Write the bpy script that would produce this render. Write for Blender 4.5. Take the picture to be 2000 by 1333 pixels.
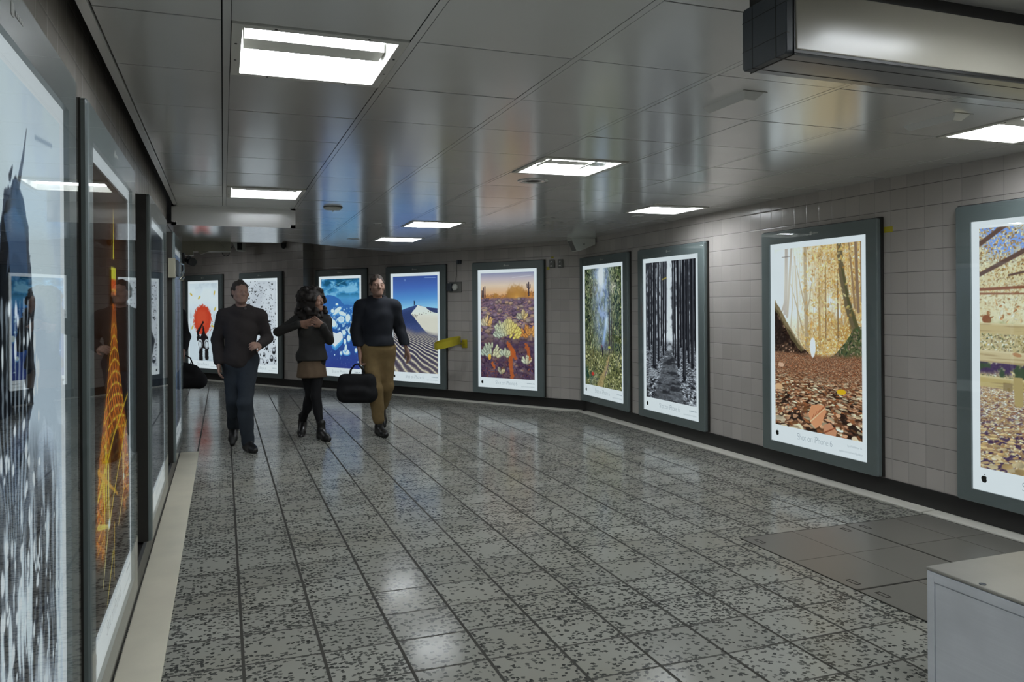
import bpy, bmesh, math, random
import numpy as np
from mathutils import Vector, Matrix

scene = bpy.context.scene
for _o in list(bpy.data.objects):
    bpy.data.objects.remove(_o, do_unlink=True)
COL = scene.collection

# ------------------------------------------------------------------ camera, world, exposure
# corridor axes: X to the right, Y along the passage, Z up; the camera stands at the origin, eye height 1.5 m
cam_data = bpy.data.cameras.new('camera')
cam = bpy.data.objects.new('camera', cam_data)
COL.objects.link(cam)
YAW, ROLL = .3521, -.0065
_f = Vector((math.sin(YAW), math.cos(YAW), 0))
_r0 = Vector((math.cos(YAW), -math.sin(YAW), 0))
_u0 = Vector((0, 0, 1))
_r = _r0 * math.cos(ROLL) + _u0 * math.sin(ROLL)
_u = _u0 * math.cos(ROLL) - _r0 * math.sin(ROLL)
cam.matrix_world = Matrix(((_r.x, _u.x, -_f.x, 0), (_r.y, _u.y, -_f.y, 0), (_r.z, _u.z, -_f.z, 1.5), (0, 0, 0, 1)))
cam_data.sensor_width = 36
cam_data.lens = 1535.853 / 2000 * 36
cam_data.shift_x = 0
cam_data.shift_y = -(666.5 - 596.17) / 2000
cam_data.clip_start = .02
scene.camera = cam

world = bpy.data.worlds.new('world')
scene.world = world
world.use_nodes = True
world.node_tree.nodes['Background'].inputs[0].default_value = (.5, .52, .55, 1)
world.node_tree.nodes['Background'].inputs[1].default_value = .02

scene.view_settings.view_transform = 'Standard'
scene.view_settings.look = 'None'
scene.view_settings.exposure = 0
scene.view_settings.gamma = 1
scene.view_settings.use_curve_mapping = False
scene.cycles.max_bounces = 8
scene.cycles.diffuse_bounces = 4
scene.cycles.glossy_bounces = 4
scene.cycles.transparent_max_bounces = 16
scene.cycles.caustics_reflective = False
scene.cycles.caustics_refractive = False
scene.cycles.sample_clamp_indirect = 4

TUBE_POWER = 36.0      # radiance of the fluorescent tubes
SHEET_POWER = .84      # radiance of the lit white poster sheets


# ------------------------------------------------------------------ mesh helpers
def s2l(c):
    c = np.asarray(c, float) / 255.
    return np.where(c <= .04045, c / 12.92, ((c + .055) / 1.055) ** 2.4)


class MB:
    def __init__(self):
        self.v, self.f = [], []

    def add(self, vs, fs):
        n = len(self.v)
        self.v += [tuple(p) for p in vs]
        self.f += [tuple(i + n for i in f) for f in fs]
        return self

    def box(self, x0, x1, y0, y1, z0, z1):
        return self.add([(x, y, z) for x in (x0, x1) for y in (y0, y1) for z in (z0, z1)],
                        [(0, 1, 3, 2), (4, 6, 7, 5), (0, 4, 5, 1), (2, 3, 7, 6), (0, 2, 6, 4), (1, 5, 7, 3)])

    def prism(self, pts, axis, a, b):
        """extrude polygon pts (2 coordinates) along axis 0/1/2 from a to b"""
        n = len(pts)
        mk = {0: lambda p, t: (t, p[0], p[1]), 1: lambda p, t: (p[0], t, p[1]), 2: lambda p, t: (p[0], p[1], t)}[axis]
        vs = [mk(p, a) for p in pts] + [mk(p, b) for p in pts]
        return self.add(vs, [tuple(range(n)), tuple(range(2 * n - 1, n - 1, -1))] + [(i, i + n, (i + 1) % n + n, (i + 1) % n) for i in range(n)])

    def tube(self, pts, r, n=12, cap=True):
        P = [Vector(p) for p in pts]
        rs = [r] * len(P) if not hasattr(r, '__len__') else list(r)
        rings, prev = [], None
        for k, p in enumerate(P):
            t = (P[min(k + 1, len(P) - 1)] - P[max(k - 1, 0)]).normalized()
            if prev is None:
                a = t.orthogonal().normalized()
            else:
                a = (prev - t * prev.dot(t)).normalized()
            prev = a
            b = t.cross(a)
            rings.append([p + (a * math.cos(6.28318 * i / n) + b * math.sin(6.28318 * i / n)) * rs[k] for i in range(n)])
        vs = [q for ring in rings for q in ring]
        fs = [(k * n + i, k * n + (i + 1) % n, (k + 1) * n + (i + 1) % n, (k + 1) * n + i) for k in range(len(P) - 1) for i in range(n)]
        if cap:
            fs += [tuple(range(n - 1, -1, -1)), tuple((len(P) - 1) * n + i for i in range(n))]
        return self.add(vs, fs)

    def lathe(self, prof, c=(0, 0, 0), n=32, axis=2):
        """prof: (radius, height) pairs"""
        vs, fs = [], []
        for r, h in prof:
            for i in range(n):
                a = 6.2831853 * i / n
                q = (r * math.cos(a), r * math.sin(a), h)
                q = {2: q, 1: (q[0], q[2], q[1]), 0: (q[2], q[0], q[1])}[axis]
                vs.append((c[0] + q[0], c[1] + q[1], c[2] + q[2]))
        for k in range(len(prof) - 1):
            fs += [(k * n + i, k * n + (i + 1) % n, (k + 1) * n + (i + 1) % n, (k + 1) * n + i) for i in range(n)]
        fs += [tuple(range(n - 1, -1, -1)), tuple((len(prof) - 1) * n + i for i in range(n))]
        return self.add(vs, fs)

    def build(self, name, mat, parent=None, smooth=False, bevel=0, seg=2, recalc=True):
        me = bpy.data.meshes.new(name)
        me.from_pydata(self.v, [], self.f)
        if recalc or bevel:
            bm = bmesh.new()
            bm.from_mesh(me)
            if bevel:
                bmesh.ops.bevel(bm, geom=list(bm.edges), offset=bevel, segments=seg, profile=.5, affect='EDGES', clamp_overlap=True)
            if recalc:
                bmesh.ops.recalc_face_normals(bm, faces=list(bm.faces))
            bm.to_mesh(me)
            bm.free()
        if smooth:
            me.shade_smooth()
            try:
                me.set_sharp_from_angle(angle=math.radians(40))
            except Exception:
                pass
        me.materials.append(mat)
        return link(name, me, parent)


def link(name, data, parent=None):
    o = bpy.data.objects.new(name, data)
    COL.objects.link(o)
    if parent is not None:
        o.parent = parent
    return o


def tag(o, label=None, cat=None, group=None, kind=None):
    if label:
        o['label'] = label
    if cat:
        o['category'] = cat
    if group:
        o['group'] = group
    if kind:
        o['kind'] = kind
    return o


def thing(name, label, cat, loc, rz=0, group=None):
    o = link(name, None)
    o.location = loc
    o.rotation_euler = (0, 0, rz)
    return tag(o, label, cat, group)


def struct(o):
    o['kind'] = 'structure'
    return o


def dup(root, loc, rz=None, label=None):
    """a copy of a thing with copies of its parts and sub-parts"""
    r = root.copy()
    COL.objects.link(r)
    r.location = loc
    if rz is not None:
        r.rotation_euler = (0, 0, rz)
    if label:
        r['label'] = label
    for ch in list(root.children):
        c = ch.copy()
        COL.objects.link(c)
        c.parent = r
        for g in list(ch.children):
            d = g.copy()
            COL.objects.link(d)
            d.parent = c
    return r


# ------------------------------------------------------------------ material helpers
class NT:
    def __init__(self, name):
        self.m = bpy.data.materials.new(name)
        self.m.use_nodes = True
        self.t = self.m.node_tree
        self.t.nodes.clear()
        self.out = self.t.nodes.new('ShaderNodeOutputMaterial')

    def n(self, typ, **kw):
        nd = self.t.nodes.new('ShaderNode' + typ)
        for k, v in kw.items():
            setattr(nd, k, v)
        return nd

    def put(self, sock, v):
        if isinstance(v, bpy.types.NodeSocket):
            self.t.links.new(v, sock)
        elif isinstance(v, (tuple, list)) and len(v) == 3 and sock.type == 'RGBA':
            sock.default_value = tuple(v) + (1,)
        else:
            sock.default_value = v

    def M(self, op, a, b=0., c=0., clamp=False):
        nd = self.n('Math', operation=op, use_clamp=clamp)
        for i, v in enumerate((a, b, c)):
            self.put(nd.inputs[i], v)
        return nd.outputs[0]

    def mix(self, f, a, b):
        nd = self.n('Mix', data_type='RGBA')
        self.put(nd.inputs[0], f)
        self.put(nd.inputs[6], a)
        self.put(nd.inputs[7], b)
        return nd.outputs[2]

    def xyz(self):
        tc = self.n('TexCoord')
        s = self.n('SeparateXYZ')
        self.t.links.new(tc.outputs['Object'], s.inputs[0])
        self.vec = tc.outputs['Object']
        return s.outputs

    def noise(self, scale, detail=3., rough=.5, vec=None, out=0):
        nd = self.n('TexNoise')
        nd.inputs['Scale'].default_value = scale
        nd.inputs['Detail'].default_value = detail
        nd.inputs['Roughness'].default_value = rough
        if vec is None:
            if not hasattr(self, 'vec'):
                self.xyz()
            vec = self.vec
        self.t.links.new(vec, nd.inputs['Vector'])
        return nd.outputs[out]

    def ramp(self, x, a, b):
        """smooth 0..1 between a and b"""
        nd = self.n('MapRange', interpolation_type='SMOOTHSTEP')
        self.put(nd.inputs[0], x)
        nd.inputs[1].default_value, nd.inputs[2].default_value = a, b
        return nd.outputs[0]

    def comb(self, x, y, z=0.):
        nd = self.n('CombineXYZ')
        for i, v in enumerate((x, y, z)):
            self.put(nd.inputs[i], v)
        return nd.outputs[0]

    def rand(self, vec):
        nd = self.n('TexWhiteNoise', noise_dimensions='3D')
        self.t.links.new(vec, nd.inputs[0])
        return nd.outputs[0]

    def bsdf(self, col, rough=.5, metal=0., spec=.5, bump=None, dist=.002, strength=.5, coat=0., coat_rough=.03, coat_ior=1.5):
        p = self.n('BsdfPrincipled')
        self.put(p.inputs['Base Color'], col)
        self.put(p.inputs['Roughness'], rough)
        self.put(p.inputs['Metallic'], metal)
        p.inputs['Specular IOR Level'].default_value = spec
        p.inputs['Coat Weight'].default_value = coat
        p.inputs['Coat Roughness'].default_value = coat_rough
        p.inputs['Coat IOR'].default_value = coat_ior
        if bump is not None:
            b = self.n('Bump')
            b.inputs['Distance'].default_value = dist
            b.inputs['Strength'].default_value = strength
            self.put(b.inputs['Height'], bump)
            self.t.links.new(b.outputs[0], p.inputs['Normal'])
        self.t.links.new(p.outputs[0], self.out.inputs[0])
        return self.m


def rgb(*c):
    return tuple(float(v) for v in s2l(c))


def plain(name, col, rough=.5, metal=0., spec=.5, var=.12, scale=8., coat=0., bump=0.):
    """a painted / moulded surface with a little mottling"""
    t = NT(name)
    t.xyz()
    n = t.noise(scale, 4)
    c = rgb(*col)
    lo = tuple(v * (1 - var) for v in c)
    hi = tuple(min(1, v * (1 + var)) for v in c)
    fine = t.noise(scale * 14, 2) if bump else None
    return t.bsdf(t.mix(n, lo, hi), t.M('ADD', rough - .04, t.M('MULTIPLY', n, .08)), metal, spec, fine, .001, bump, coat)
# ------------------------------------------------------------------ printed photographs (numpy, colours as printed)
def ss(a, b, x):
    t = np.clip((x - a) / (b - a), 0, 1)
    return t * t * (3 - 2 * t)


def hsh(i, j, s):
    n = (i.astype(np.int64) * 374761393 + j.astype(np.int64) * 668265263 + s * 1442695041) & 0xFFFFFFFF
    n = ((n ^ (n >> 13)) * 1274126177) & 0xFFFFFFFF
    n = ((n ^ (n >> 16)) * 2246822519) & 0xFFFFFFFF
    return ((n ^ (n >> 15)) & 0xFFFFFF) / float(0xFFFFFF)


def vn(x, y, s):
    i, j = np.floor(x), np.floor(y)
    f, g = x - i, y - j
    f, g = f * f * (3 - 2 * f), g * g * (3 - 2 * g)
    a, b, c, d = hsh(i, j, s), hsh(i + 1, j, s), hsh(i, j + 1, s), hsh(i + 1, j + 1, s)
    return (a * (1 - f) + b * f) * (1 - g) + (c * (1 - f) + d * f) * g


def fbm(x, y, s, o=4):
    r, a, t = 0, .5, 0
    for k in range(o):
        r = r + a * vn(x * 2 ** k, y * 2 ** k, s + k * 17)
        t += a
        a *= .5
    return r / t


def vor(x, y, s, jit=.9):
    i, j = np.floor(x), np.floor(y)
    best = np.full(x.shape, 9.)
    idd, bx, by = np.zeros(x.shape), np.zeros(x.shape), np.zeros(x.shape)
    for di in (-1, 0, 1):
        for dj in (-1, 0, 1):
            ci, cj = i + di, j + dj
            px = x - (ci + .5 + jit * (hsh(ci, cj, s) - .5))
            py = y - (cj + .5 + jit * (hsh(ci, cj, s + 7) - .5))
            d = px * px + py * py
            m = d < best
            best = np.where(m, d, best)
            idd = np.where(m, hsh(ci, cj, s + 13), idd)
            bx, by = np.where(m, px, bx), np.where(m, py, by)
    return np.sqrt(best), idd, bx, by


class Pic:
    """canvas: x runs 0..A (A = width / height), y runs 0..1 downwards"""

    def __init__(self, w, h, col):
        self.w, self.h = w * 2, h * 2
        self.A = w / h
        y, x = np.mgrid[0:self.h, 0:self.w]
        self.x, self.y = (x + .5) / self.h, (y + .5) / self.h
        self.u = self.x / self.A
        self.c = np.empty((self.h, self.w, 3))
        self.c[:] = np.array(col) / 255.

    def mix(self, col, m, sl=None):
        m = np.clip(m, 0, 1)[..., None]
        col = np.asarray(col, float)
        if col.ndim < 3:
            col = col / 255.
        if sl is None:
            self.c = self.c * (1 - m) + col * m
        else:
            self.c[sl] = self.c[sl] * (1 - m) + col * m

    def grad(self, stops, t):
        t0 = [s[0] for s in stops]
        self.c = np.stack([np.interp(t, t0, [s[1][k] / 255. for s in stops]) for k in range(3)], -1)

    def mul(self, f):
        self.c = self.c * f[..., None]

    def box(self, x0, x1, y0, y1):
        r = lambda v: int(max(0, min(v * self.h, 1e6)))
        return (slice(r(y0), r(y1) + 2), slice(r(x0), r(x1) + 2))

    def line(self, pts, w, col, a=1., rough=0.):
        """tapered polyline; points and widths in u, v"""
        P = [(p[0] * self.A, p[1]) for p in pts]
        ws = np.interp(np.linspace(0, 1, len(P)), np.linspace(0, 1, len(w)), w)
        g = max(w) * 1.2 + rough + .004
        sl = self.box(min(q[0] for q in P) - g, max(q[0] for q in P) + g, min(q[1] for q in P) - g, max(q[1] for q in P) + g)
        X, Y = self.x[sl], self.y[sl]
        if not X.size:
            return
        m = np.zeros(X.shape)
        wob = (fbm(X * 60, Y * 60, 5, 2) - .5) * rough if rough else 0
        for k in range(len(P) - 1):
            (x0, y0), (x1, y1) = P[k], P[k + 1]
            dx, dy = x1 - x0, y1 - y0
            t = np.clip(((X - x0) * dx + (Y - y0) * dy) / (dx * dx + dy * dy + 1e-12), 0, 1)
            d = np.hypot(X - x0 - t * dx, Y - y0 - t * dy) + wob
            r = ws[k] * (1 - t) + ws[k + 1] * t
            m = np.maximum(m, 1 - ss(0, 1, (d - r * .75) / (r * .45 + .0008)))
        self.mix(col, m * a, sl)

    def ell(self, cu, cv, ru, rv, col, a=1., rot=0., soft=.12, wob=0., seed=1):
        g = max(ru * self.A, rv) * (1 + soft + wob) + .004
        sl = self.box(cu * self.A - g, cu * self.A + g, cv - g, cv + g)
        x, y = self.x[sl], self.y[sl]
        if not x.size:
            return
        dx, dy = x - cu * self.A, y - cv
        c, s = math.cos(rot), math.sin(rot)
        X, Y = (dx * c + dy * s) / (ru * self.A), (-dx * s + dy * c) / rv
        d = np.hypot(X, Y)
        if wob:
            d = d + (fbm(x * 40, y * 40, seed, 4) - .5) * wob
        self.mix(col, (1 - ss(1 - soft, 1 + soft, d)) * a, sl)

    def poly(self, pts, col, a=1., wob=0., f=30, seed=3):
        X, Y = self.x, self.y
        if wob:
            X = X + (fbm(self.x * f, self.y * f, seed, 4) - .5) * wob
            Y = Y + (fbm(self.x * f, self.y * f, seed + 5, 4) - .5) * wob
        P = [(p[0] * self.A, p[1]) for p in pts]
        ins = np.zeros(X.shape, bool)
        for k in range(len(P)):
            (x0, y0), (x1, y1) = P[k - 1], P[k]
            if y0 != y1:
                ins ^= ((y0 > Y) != (y1 > Y)) & (X < (x1 - x0) * (Y - y0) / (y1 - y0) + x0)
        self.mix(col, ins * a)
        return ins

    def leaves(self, X, Y, pal, seed, mask, a=1., dens=.8, fat=.45, n=3, dark=.5):
        """layers of leaf shapes scattered in the plane X, Y"""
        pal = np.array(pal) / 255.
        for k in range(n):
            d, i, px, py = vor(X + k * 7.3, Y + k * 3.1, seed + k * 31, .95)
            th = i * 40.
            lx, ly = px * np.cos(th) + py * np.sin(th), -px * np.sin(th) + py * np.cos(th)
            L = .34 + .3 * ((i * 91) % 1)
            F = fat * L * (.5 + .8 * ((i * 57) % 1))
            e = np.hypot(lx / L, ly / F * (1 + .35 * lx / L))
            col = pal[(((i * 733) % 1) * len(pal)).astype(int)]
            sh = (1 - dark) + dark * (.5 + .5 * np.clip(ly / F * ((i * 17) % 1 - .3) * 2 + .5, 0, 1)) * (.5 + .5 * ((i * 311) % 1)) * 1.6
            m = (1 - ss(.8, 1., e)) * (((i * 29) % 1) < dens) * mask
            self.mix(np.clip(col * sh[..., None], 0, 1), m * a)

    def out(self):
        c = np.clip(self.c, 0, 1)
        return (c[0::2, 0::2] + c[1::2, 0::2] + c[0::2, 1::2] + c[1::2, 1::2]) / 4


def paint_autumn_gully(w, h):
    p = Pic(w, h, (214, 172, 110))
    x, y, u = p.x, p.y, p.u
    n = fbm(x * 14, y * 14, 2, 5)
    p.mix((238, 200, 140), ss(.4, .65, n))
    p.mix((176, 120, 52), ss(.35, .6, fbm(x * 9 + 5, y * 8, 9, 4)) * ss(.2, .5, y) * ss(.3, .7, u) * .8)
    p.leaves(x * 55, y * 55, [(232, 186, 100), (205, 150, 70), (245, 218, 160), (180, 118, 50), (250, 235, 205)], 3, ss(.1, .3, u) * .8, n=3)
    glow = np.exp(-(((u - .1) / .3) ** 2 + ((y - .2) / .25) ** 2))
    p.mix((255, 255, 255), np.clip(glow * 1.6, 0, 1))
    for cu, cv, r in ((.5, .33, .05), (.68, .3, .06), (.45, .2, .05), (.3, .36, .07), (.77, .36, .05), (.33, .02, .04)):
        p.mix((255, 250, 240), np.exp(-(((u - cu) / r) ** 2 + ((y - cv) / r / .8) ** 2)) * 1.1 * ss(.4, .6, fbm(x * 40, y * 40, 8, 3) + .15))
    g = (150, 122, 104)
    for k in range(26):
        a, b = (k * .618034) % 1, (k * .3819 + .2) % 1
        p.line([(.22 + .76 * a, 0), (.23 + .74 * a + .02 * b, .3 + .25 * b)], (.001, .002), (160, 122, 82), .4)
    p.line([(.155, 0), (.15, .2), (.135, .36)], (.012, .015), (156, 138, 134))
    p.line([(.22, 0), (.19, .2), (.16, .38)], (.008, .010), (166, 146, 134))
    p.line([(.14, .3), (.08, .37)], (.011, .004), (150, 130, 126))
    p.line([(.385, 0), (.39, .25), (.405, .57)], (.011, .016), (168, 140, 104), .9, .004)
    p.line([(.28, .1), (.33, .22), (.39, .34)], (.002, .006), (172, 146, 112))
    p.line([(.46, .2), (.44, .28), (.40, .36)], (.002, .005), (172, 146, 112))
    p.line([(.21, .2), (.28, .32), (.36, .47)], (.002, .006), (172, 146, 112))
    p.line([(.26, .05), (.29, .3), (.3, .5)], (.005, .006), (176, 150, 120), .8)
    p.line([(.24, .1), (.23, .3), (.2, .47)], (.003, .004), (176, 156, 130), .8)
    p.line([(.55, .2), (.55, .55)], (.007, .010), (170, 128, 74), .8)
    p.line([(.62, .1), (.62, .5)], (.003, .005), (146, 110, 70))
    p.line([(.75, .15), (.755, .5)], (.003, .005), (134, 100, 62))
    p.line([(.87, 0), (.9, .15), (.93, .33)], (.005, .007), (152, 116, 80))
    p.line([(.94, 0), (.965, .35)], (.009, .010), (134, 104, 80))
    p.line([(1.0, 0), (1.0, .3)], (.008, .007), (128, 98, 76))
    p.line([(.765, 0), (.8, .16), (.855, .31), (.95, .47)], (.016, .02, .022, .03), (98, 82, 56), rough=.01)
    p.line([(.80, .13), (.87, .31), (.97, .46)], (.006, .012), (70, 66, 34), .8)
    p.leaves(x * 50, y * 50, [(224, 170, 80), (205, 150, 66), (236, 196, 120)], 83, ss(.42, .5, y) * ss(.22, .4, u) * .7, n=2)
    p.mix((255, 246, 226), np.clip(glow * .55, 0, 1) + .10)
    p.leaves(x * 34, y * 34, [(238, 196, 112), (224, 170, 84), (250, 222, 160), (200, 140, 66)], 133, ss(.28, .42, u) * ss(.93, .85, u) * ss(.6, .5, y) * .6, n=2, dens=.45)
    # slopes and leaf litter
    sl = p.poly([(-.05, .27), (.06, .33), (.16, .42), (.28, .52), (.47, .60), (.5, .66), (-.05, .7)], (74, 54, 42), wob=.012)
    p.leaves(x * 40, y * 46, [(140, 108, 84), (96, 68, 50), (60, 40, 32), (176, 136, 112), (40, 28, 24)], 12, sl * 1., n=3)
    p.mix((30, 20, 18), sl * ss(.5, .75, fbm(x * 12, y * 12, 44) + .25 * ss(.3, 0, u)) * .75)
    p.poly([(-.05, .27), (.06, .325), (.16, .415), (.26, .50), (.36, .565), (.33, .575), (.22, .515), (.12, .43), (.03, .36), (-.05, .33)], (112, 98, 66), .75, wob=.014)
    p.line([(0, .3), (.16, .43), (.36, .56)], (.012, .006), (150, 128, 96), .8, .015)
    sr = p.poly([(1.05, .42), (.92, .44), (.85, .5), (.7, .58), (.62, .62), (1.05, .66)], (86, 88, 56), wob=.02)
    p.leaves(x * 42, y * 42, [(70, 92, 60), (112, 116, 80), (50, 60, 44), (130, 110, 90), (160, 140, 110)], 22, sr * 1., n=3)
    gr = ss(.575, .61, y + .02 * np.abs(u - .47) + .02 * (fbm(x * 20, y * 20, 4) - .5)) * (1 - sl * (y < .58))
    p.mix((112, 72, 50), gr)
    z = 1 / np.clip(y - .50, .03, 1)
    p.leaves((x - .3) * z * 13, z * 14 + 40, [(206, 152, 118), (168, 116, 84), (126, 82, 58), (228, 188, 154), (92, 58, 44), (184, 106, 66)], 41, gr, n=4, fat=.65, dark=.6)
    p.mix((22, 14, 12), gr * ss(.48, .64, fbm((x - .3) * z * 7, z * 8, 71, 3)) * ss(.64, .85, y) * .8)
    p.leaves((x - .3) * z * 7, z * 7.5 + 9, [(214, 160, 122), (196, 170, 136), (150, 92, 58), (232, 206, 172), (120, 78, 50)], 47, gr * ss(.66, .76, y), n=3, fat=.7, dens=.6, dark=.6)
    p.ell(.47, .545, .032, .05, (255, 255, 255), wob=.3)
    p.ell(.785, .765, .05, .014, (228, 178, 36), rot=-.05)
    p.poly([(.41, .9), (.45, .86), (.53, .845), (.6, .85), (.625, .88), (.58, .93), (.55, .96), (.5, .975), (.44, .95)], (224, 152, 108), wob=.012)
    for k in range(5):
        p.line([(.45 + .03 * k, .945 - .018 * k), (.48 + .035 * k, .90 - .014 * k)], (.003, .0015), (168, 92, 58), .8)
    p.line([(.44, .945), (.61, .86)], (.004, .002), (250, 196, 150))
    p.poly([(.58, .955), (.66, .935), (.74, .97), (.72, 1.01), (.6, 1.0)], (206, 142, 106), wob=.01)
    p.line([(.6, .99), (.72, .955)], (.004, .003), (150, 80, 52))
    p.ell(.05, .78, .05, .018, (226, 178, 132))
    p.ell(.08, .655, .04, .012, (222, 176, 146))
    p.line([(.1, .048), (.2, .046)], (.0025, .0025), (120, 110, 110), .6)
    return p.out()


def paint_leaf_fence(w, h):
    p = Pic(w, h, (228, 212, 168))
    x, y, u = p.x, p.y, p.u
    p.mix((246, 242, 214), ss(.3, .7, fbm(x * 6, y * 6, 3)) * ss(.2, .3, y))
    sky = ss(.5, .62, fbm(x * 9, y * 9, 12)) * ss(.17, .05, y)
    p.mix((140, 170, 232), sky + np.exp(-(((u - .2) / .16) ** 2 + ((y - .05) / .05) ** 2)))
    top = ss(.3, .12, y) + .35 * ss(.45, .3, y)
    p.leaves(x * 72, y * 72, [(214, 180, 124), (190, 150, 96), (238, 214, 168), (160, 122, 84), (246, 232, 196)], 2, np.clip(top, 0, 1), n=4, dens=.62)
    p.leaves(x * 48, y * 48, [(196, 140, 92), (226, 190, 140), (176, 120, 76), (250, 240, 214)], 8, ss(.2, .3, y) * .9, n=2, dens=.4)
    br = (108, 82, 72)
    p.line([(-.02, .075), (.22, -.02)], (.010, .009), br)
    p.line([(-.02, .20), (.35, .09), (.62, -.02)], (.008, .012), br)
    p.line([(.2, .20), (.5, .165), (.8, .1), (1, .05)], (.004, .005), br)
    p.line([(0, .255), (.45, .245), (.7, .22), (1, .15)], (.006, .004), (150, 96, 72))
    p.line([(0, .272), (.3, .275), (.55, .255)], (.004, .002), (160, 110, 84))
    for cu, cv, ru, rv, c, r in ((.47, .33, .03, .02, (188, 134, 86), .6), (.57, .335, .03, .022, (196, 140, 90), 0), (.4, .365, .024, .012, (150, 96, 64), -.3),
                                 (.05, .38, .03, .018, (150, 92, 60), .8), (.42, .43, .028, .018, (128, 74, 56), .2), (.72, .31, .045, .03, (168, 118, 74), .5),
                                 (.7, .35, .05, .03, (150, 106, 70), -.4), (.66, .33, .03, .02, (72, 44, 62), .3), (.86, .29, .05, .012, (66, 40, 66), .2), (.33, .4, .016, .014, (180, 126, 84), 0)):
        p.ell(cu, cv, ru, rv, c, rot=r, wob=.5)
    p.ell(.14, .44, .1, .05, (150, 156, 100), .6, wob=.8, soft=.4)
    low = ss(.41, .45, y)
    p.mix((206, 186, 140), low)
    p.leaves(x * 78, y * 78, [(226, 206, 158), (190, 168, 110), (120, 122, 84), (246, 236, 206), (150, 130, 96)], 31, low, n=3)
    p.mix((66, 46, 84), ss(.545, .555, y) * ss(.615, .59, y) * ss(.38, .62, fbm(x * 40, y * 50, 91) + .14) * .9)
    p.mix((70, 84, 62), ss(.55, .57, y) * ss(.63, .61, y) * ss(.4, .6, fbm(x * 30, y * 30, 17)) * (u < .75))
    gl = ss(.62, .67, y)
    p.mix((150, 112, 92), gl)
    p.mix((92, 62, 84), gl * ss(.45, .7, fbm(x * 16, y * 20, 19)) * .8)
    zz = 1 / np.clip(y - .42, .03, 1)
    p.leaves((x - .3) * zz * 19, zz * 22, [(242, 226, 190), (222, 190, 146), (196, 160, 110), (168, 124, 90), (250, 240, 220)], 37, gl, n=4, fat=.7, dens=.75, dark=.5)
    p.mix((196, 164, 104), gl * ss(.78, .95, y) * .35)
    p.mix((66, 44, 78), gl * ss(.56, .66, fbm((x - .3) * zz * 22, zz * 24, 63, 3)) * ss(.70, .85, y) * .9)
    p.leaves((x - .3) * zz * 11, zz * 13 + 3, [(214, 180, 130), (190, 156, 106), (232, 206, 160), (150, 112, 88)], 77, gl * ss(.75, .85, y), n=2, fat=.7, dens=.45, dark=.5)
    for v0, v1, c in ((.395, .437, (206, 182, 132)), (.508, .556, (212, 190, 146)), (.615, .66, (196, 172, 114))):
        m = ss(v0 - .003, v0 + .002, y - .02 * (u - .1)) * ss(v1 + .003, v1 - .002, y - .02 * (u - .1))
        p.mix(c, m)
        p.mix((150, 124, 84), m * ss(.55, .7, fbm(x * 6, y * 150, 15)) * .5)
        p.mix((236, 220, 180), m * ss(.012, .0, y - .02 * (u - .1) - v0) * .6)
    p.poly([(.225, .61), (.285, .61), (.29, .725), (.235, .725)], (184, 160, 108))
    p.poly([(.16, .635), (.22, .635), (.22, .67), (.16, .668)], (150, 126, 84))
    p.poly([(.3, .66), (1, .69), (1, .715), (.3, .69)], (176, 150, 100))
    p.ell(.47, .575, .035, .017, (240, 232, 214), wob=.3)
    p.ell(.5, .525, .03, .01, (196, 140, 96), rot=.8)
    p.ell(.25, .52, .03, .008, (190, 140, 100), rot=.2)
    return p.out()


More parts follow.
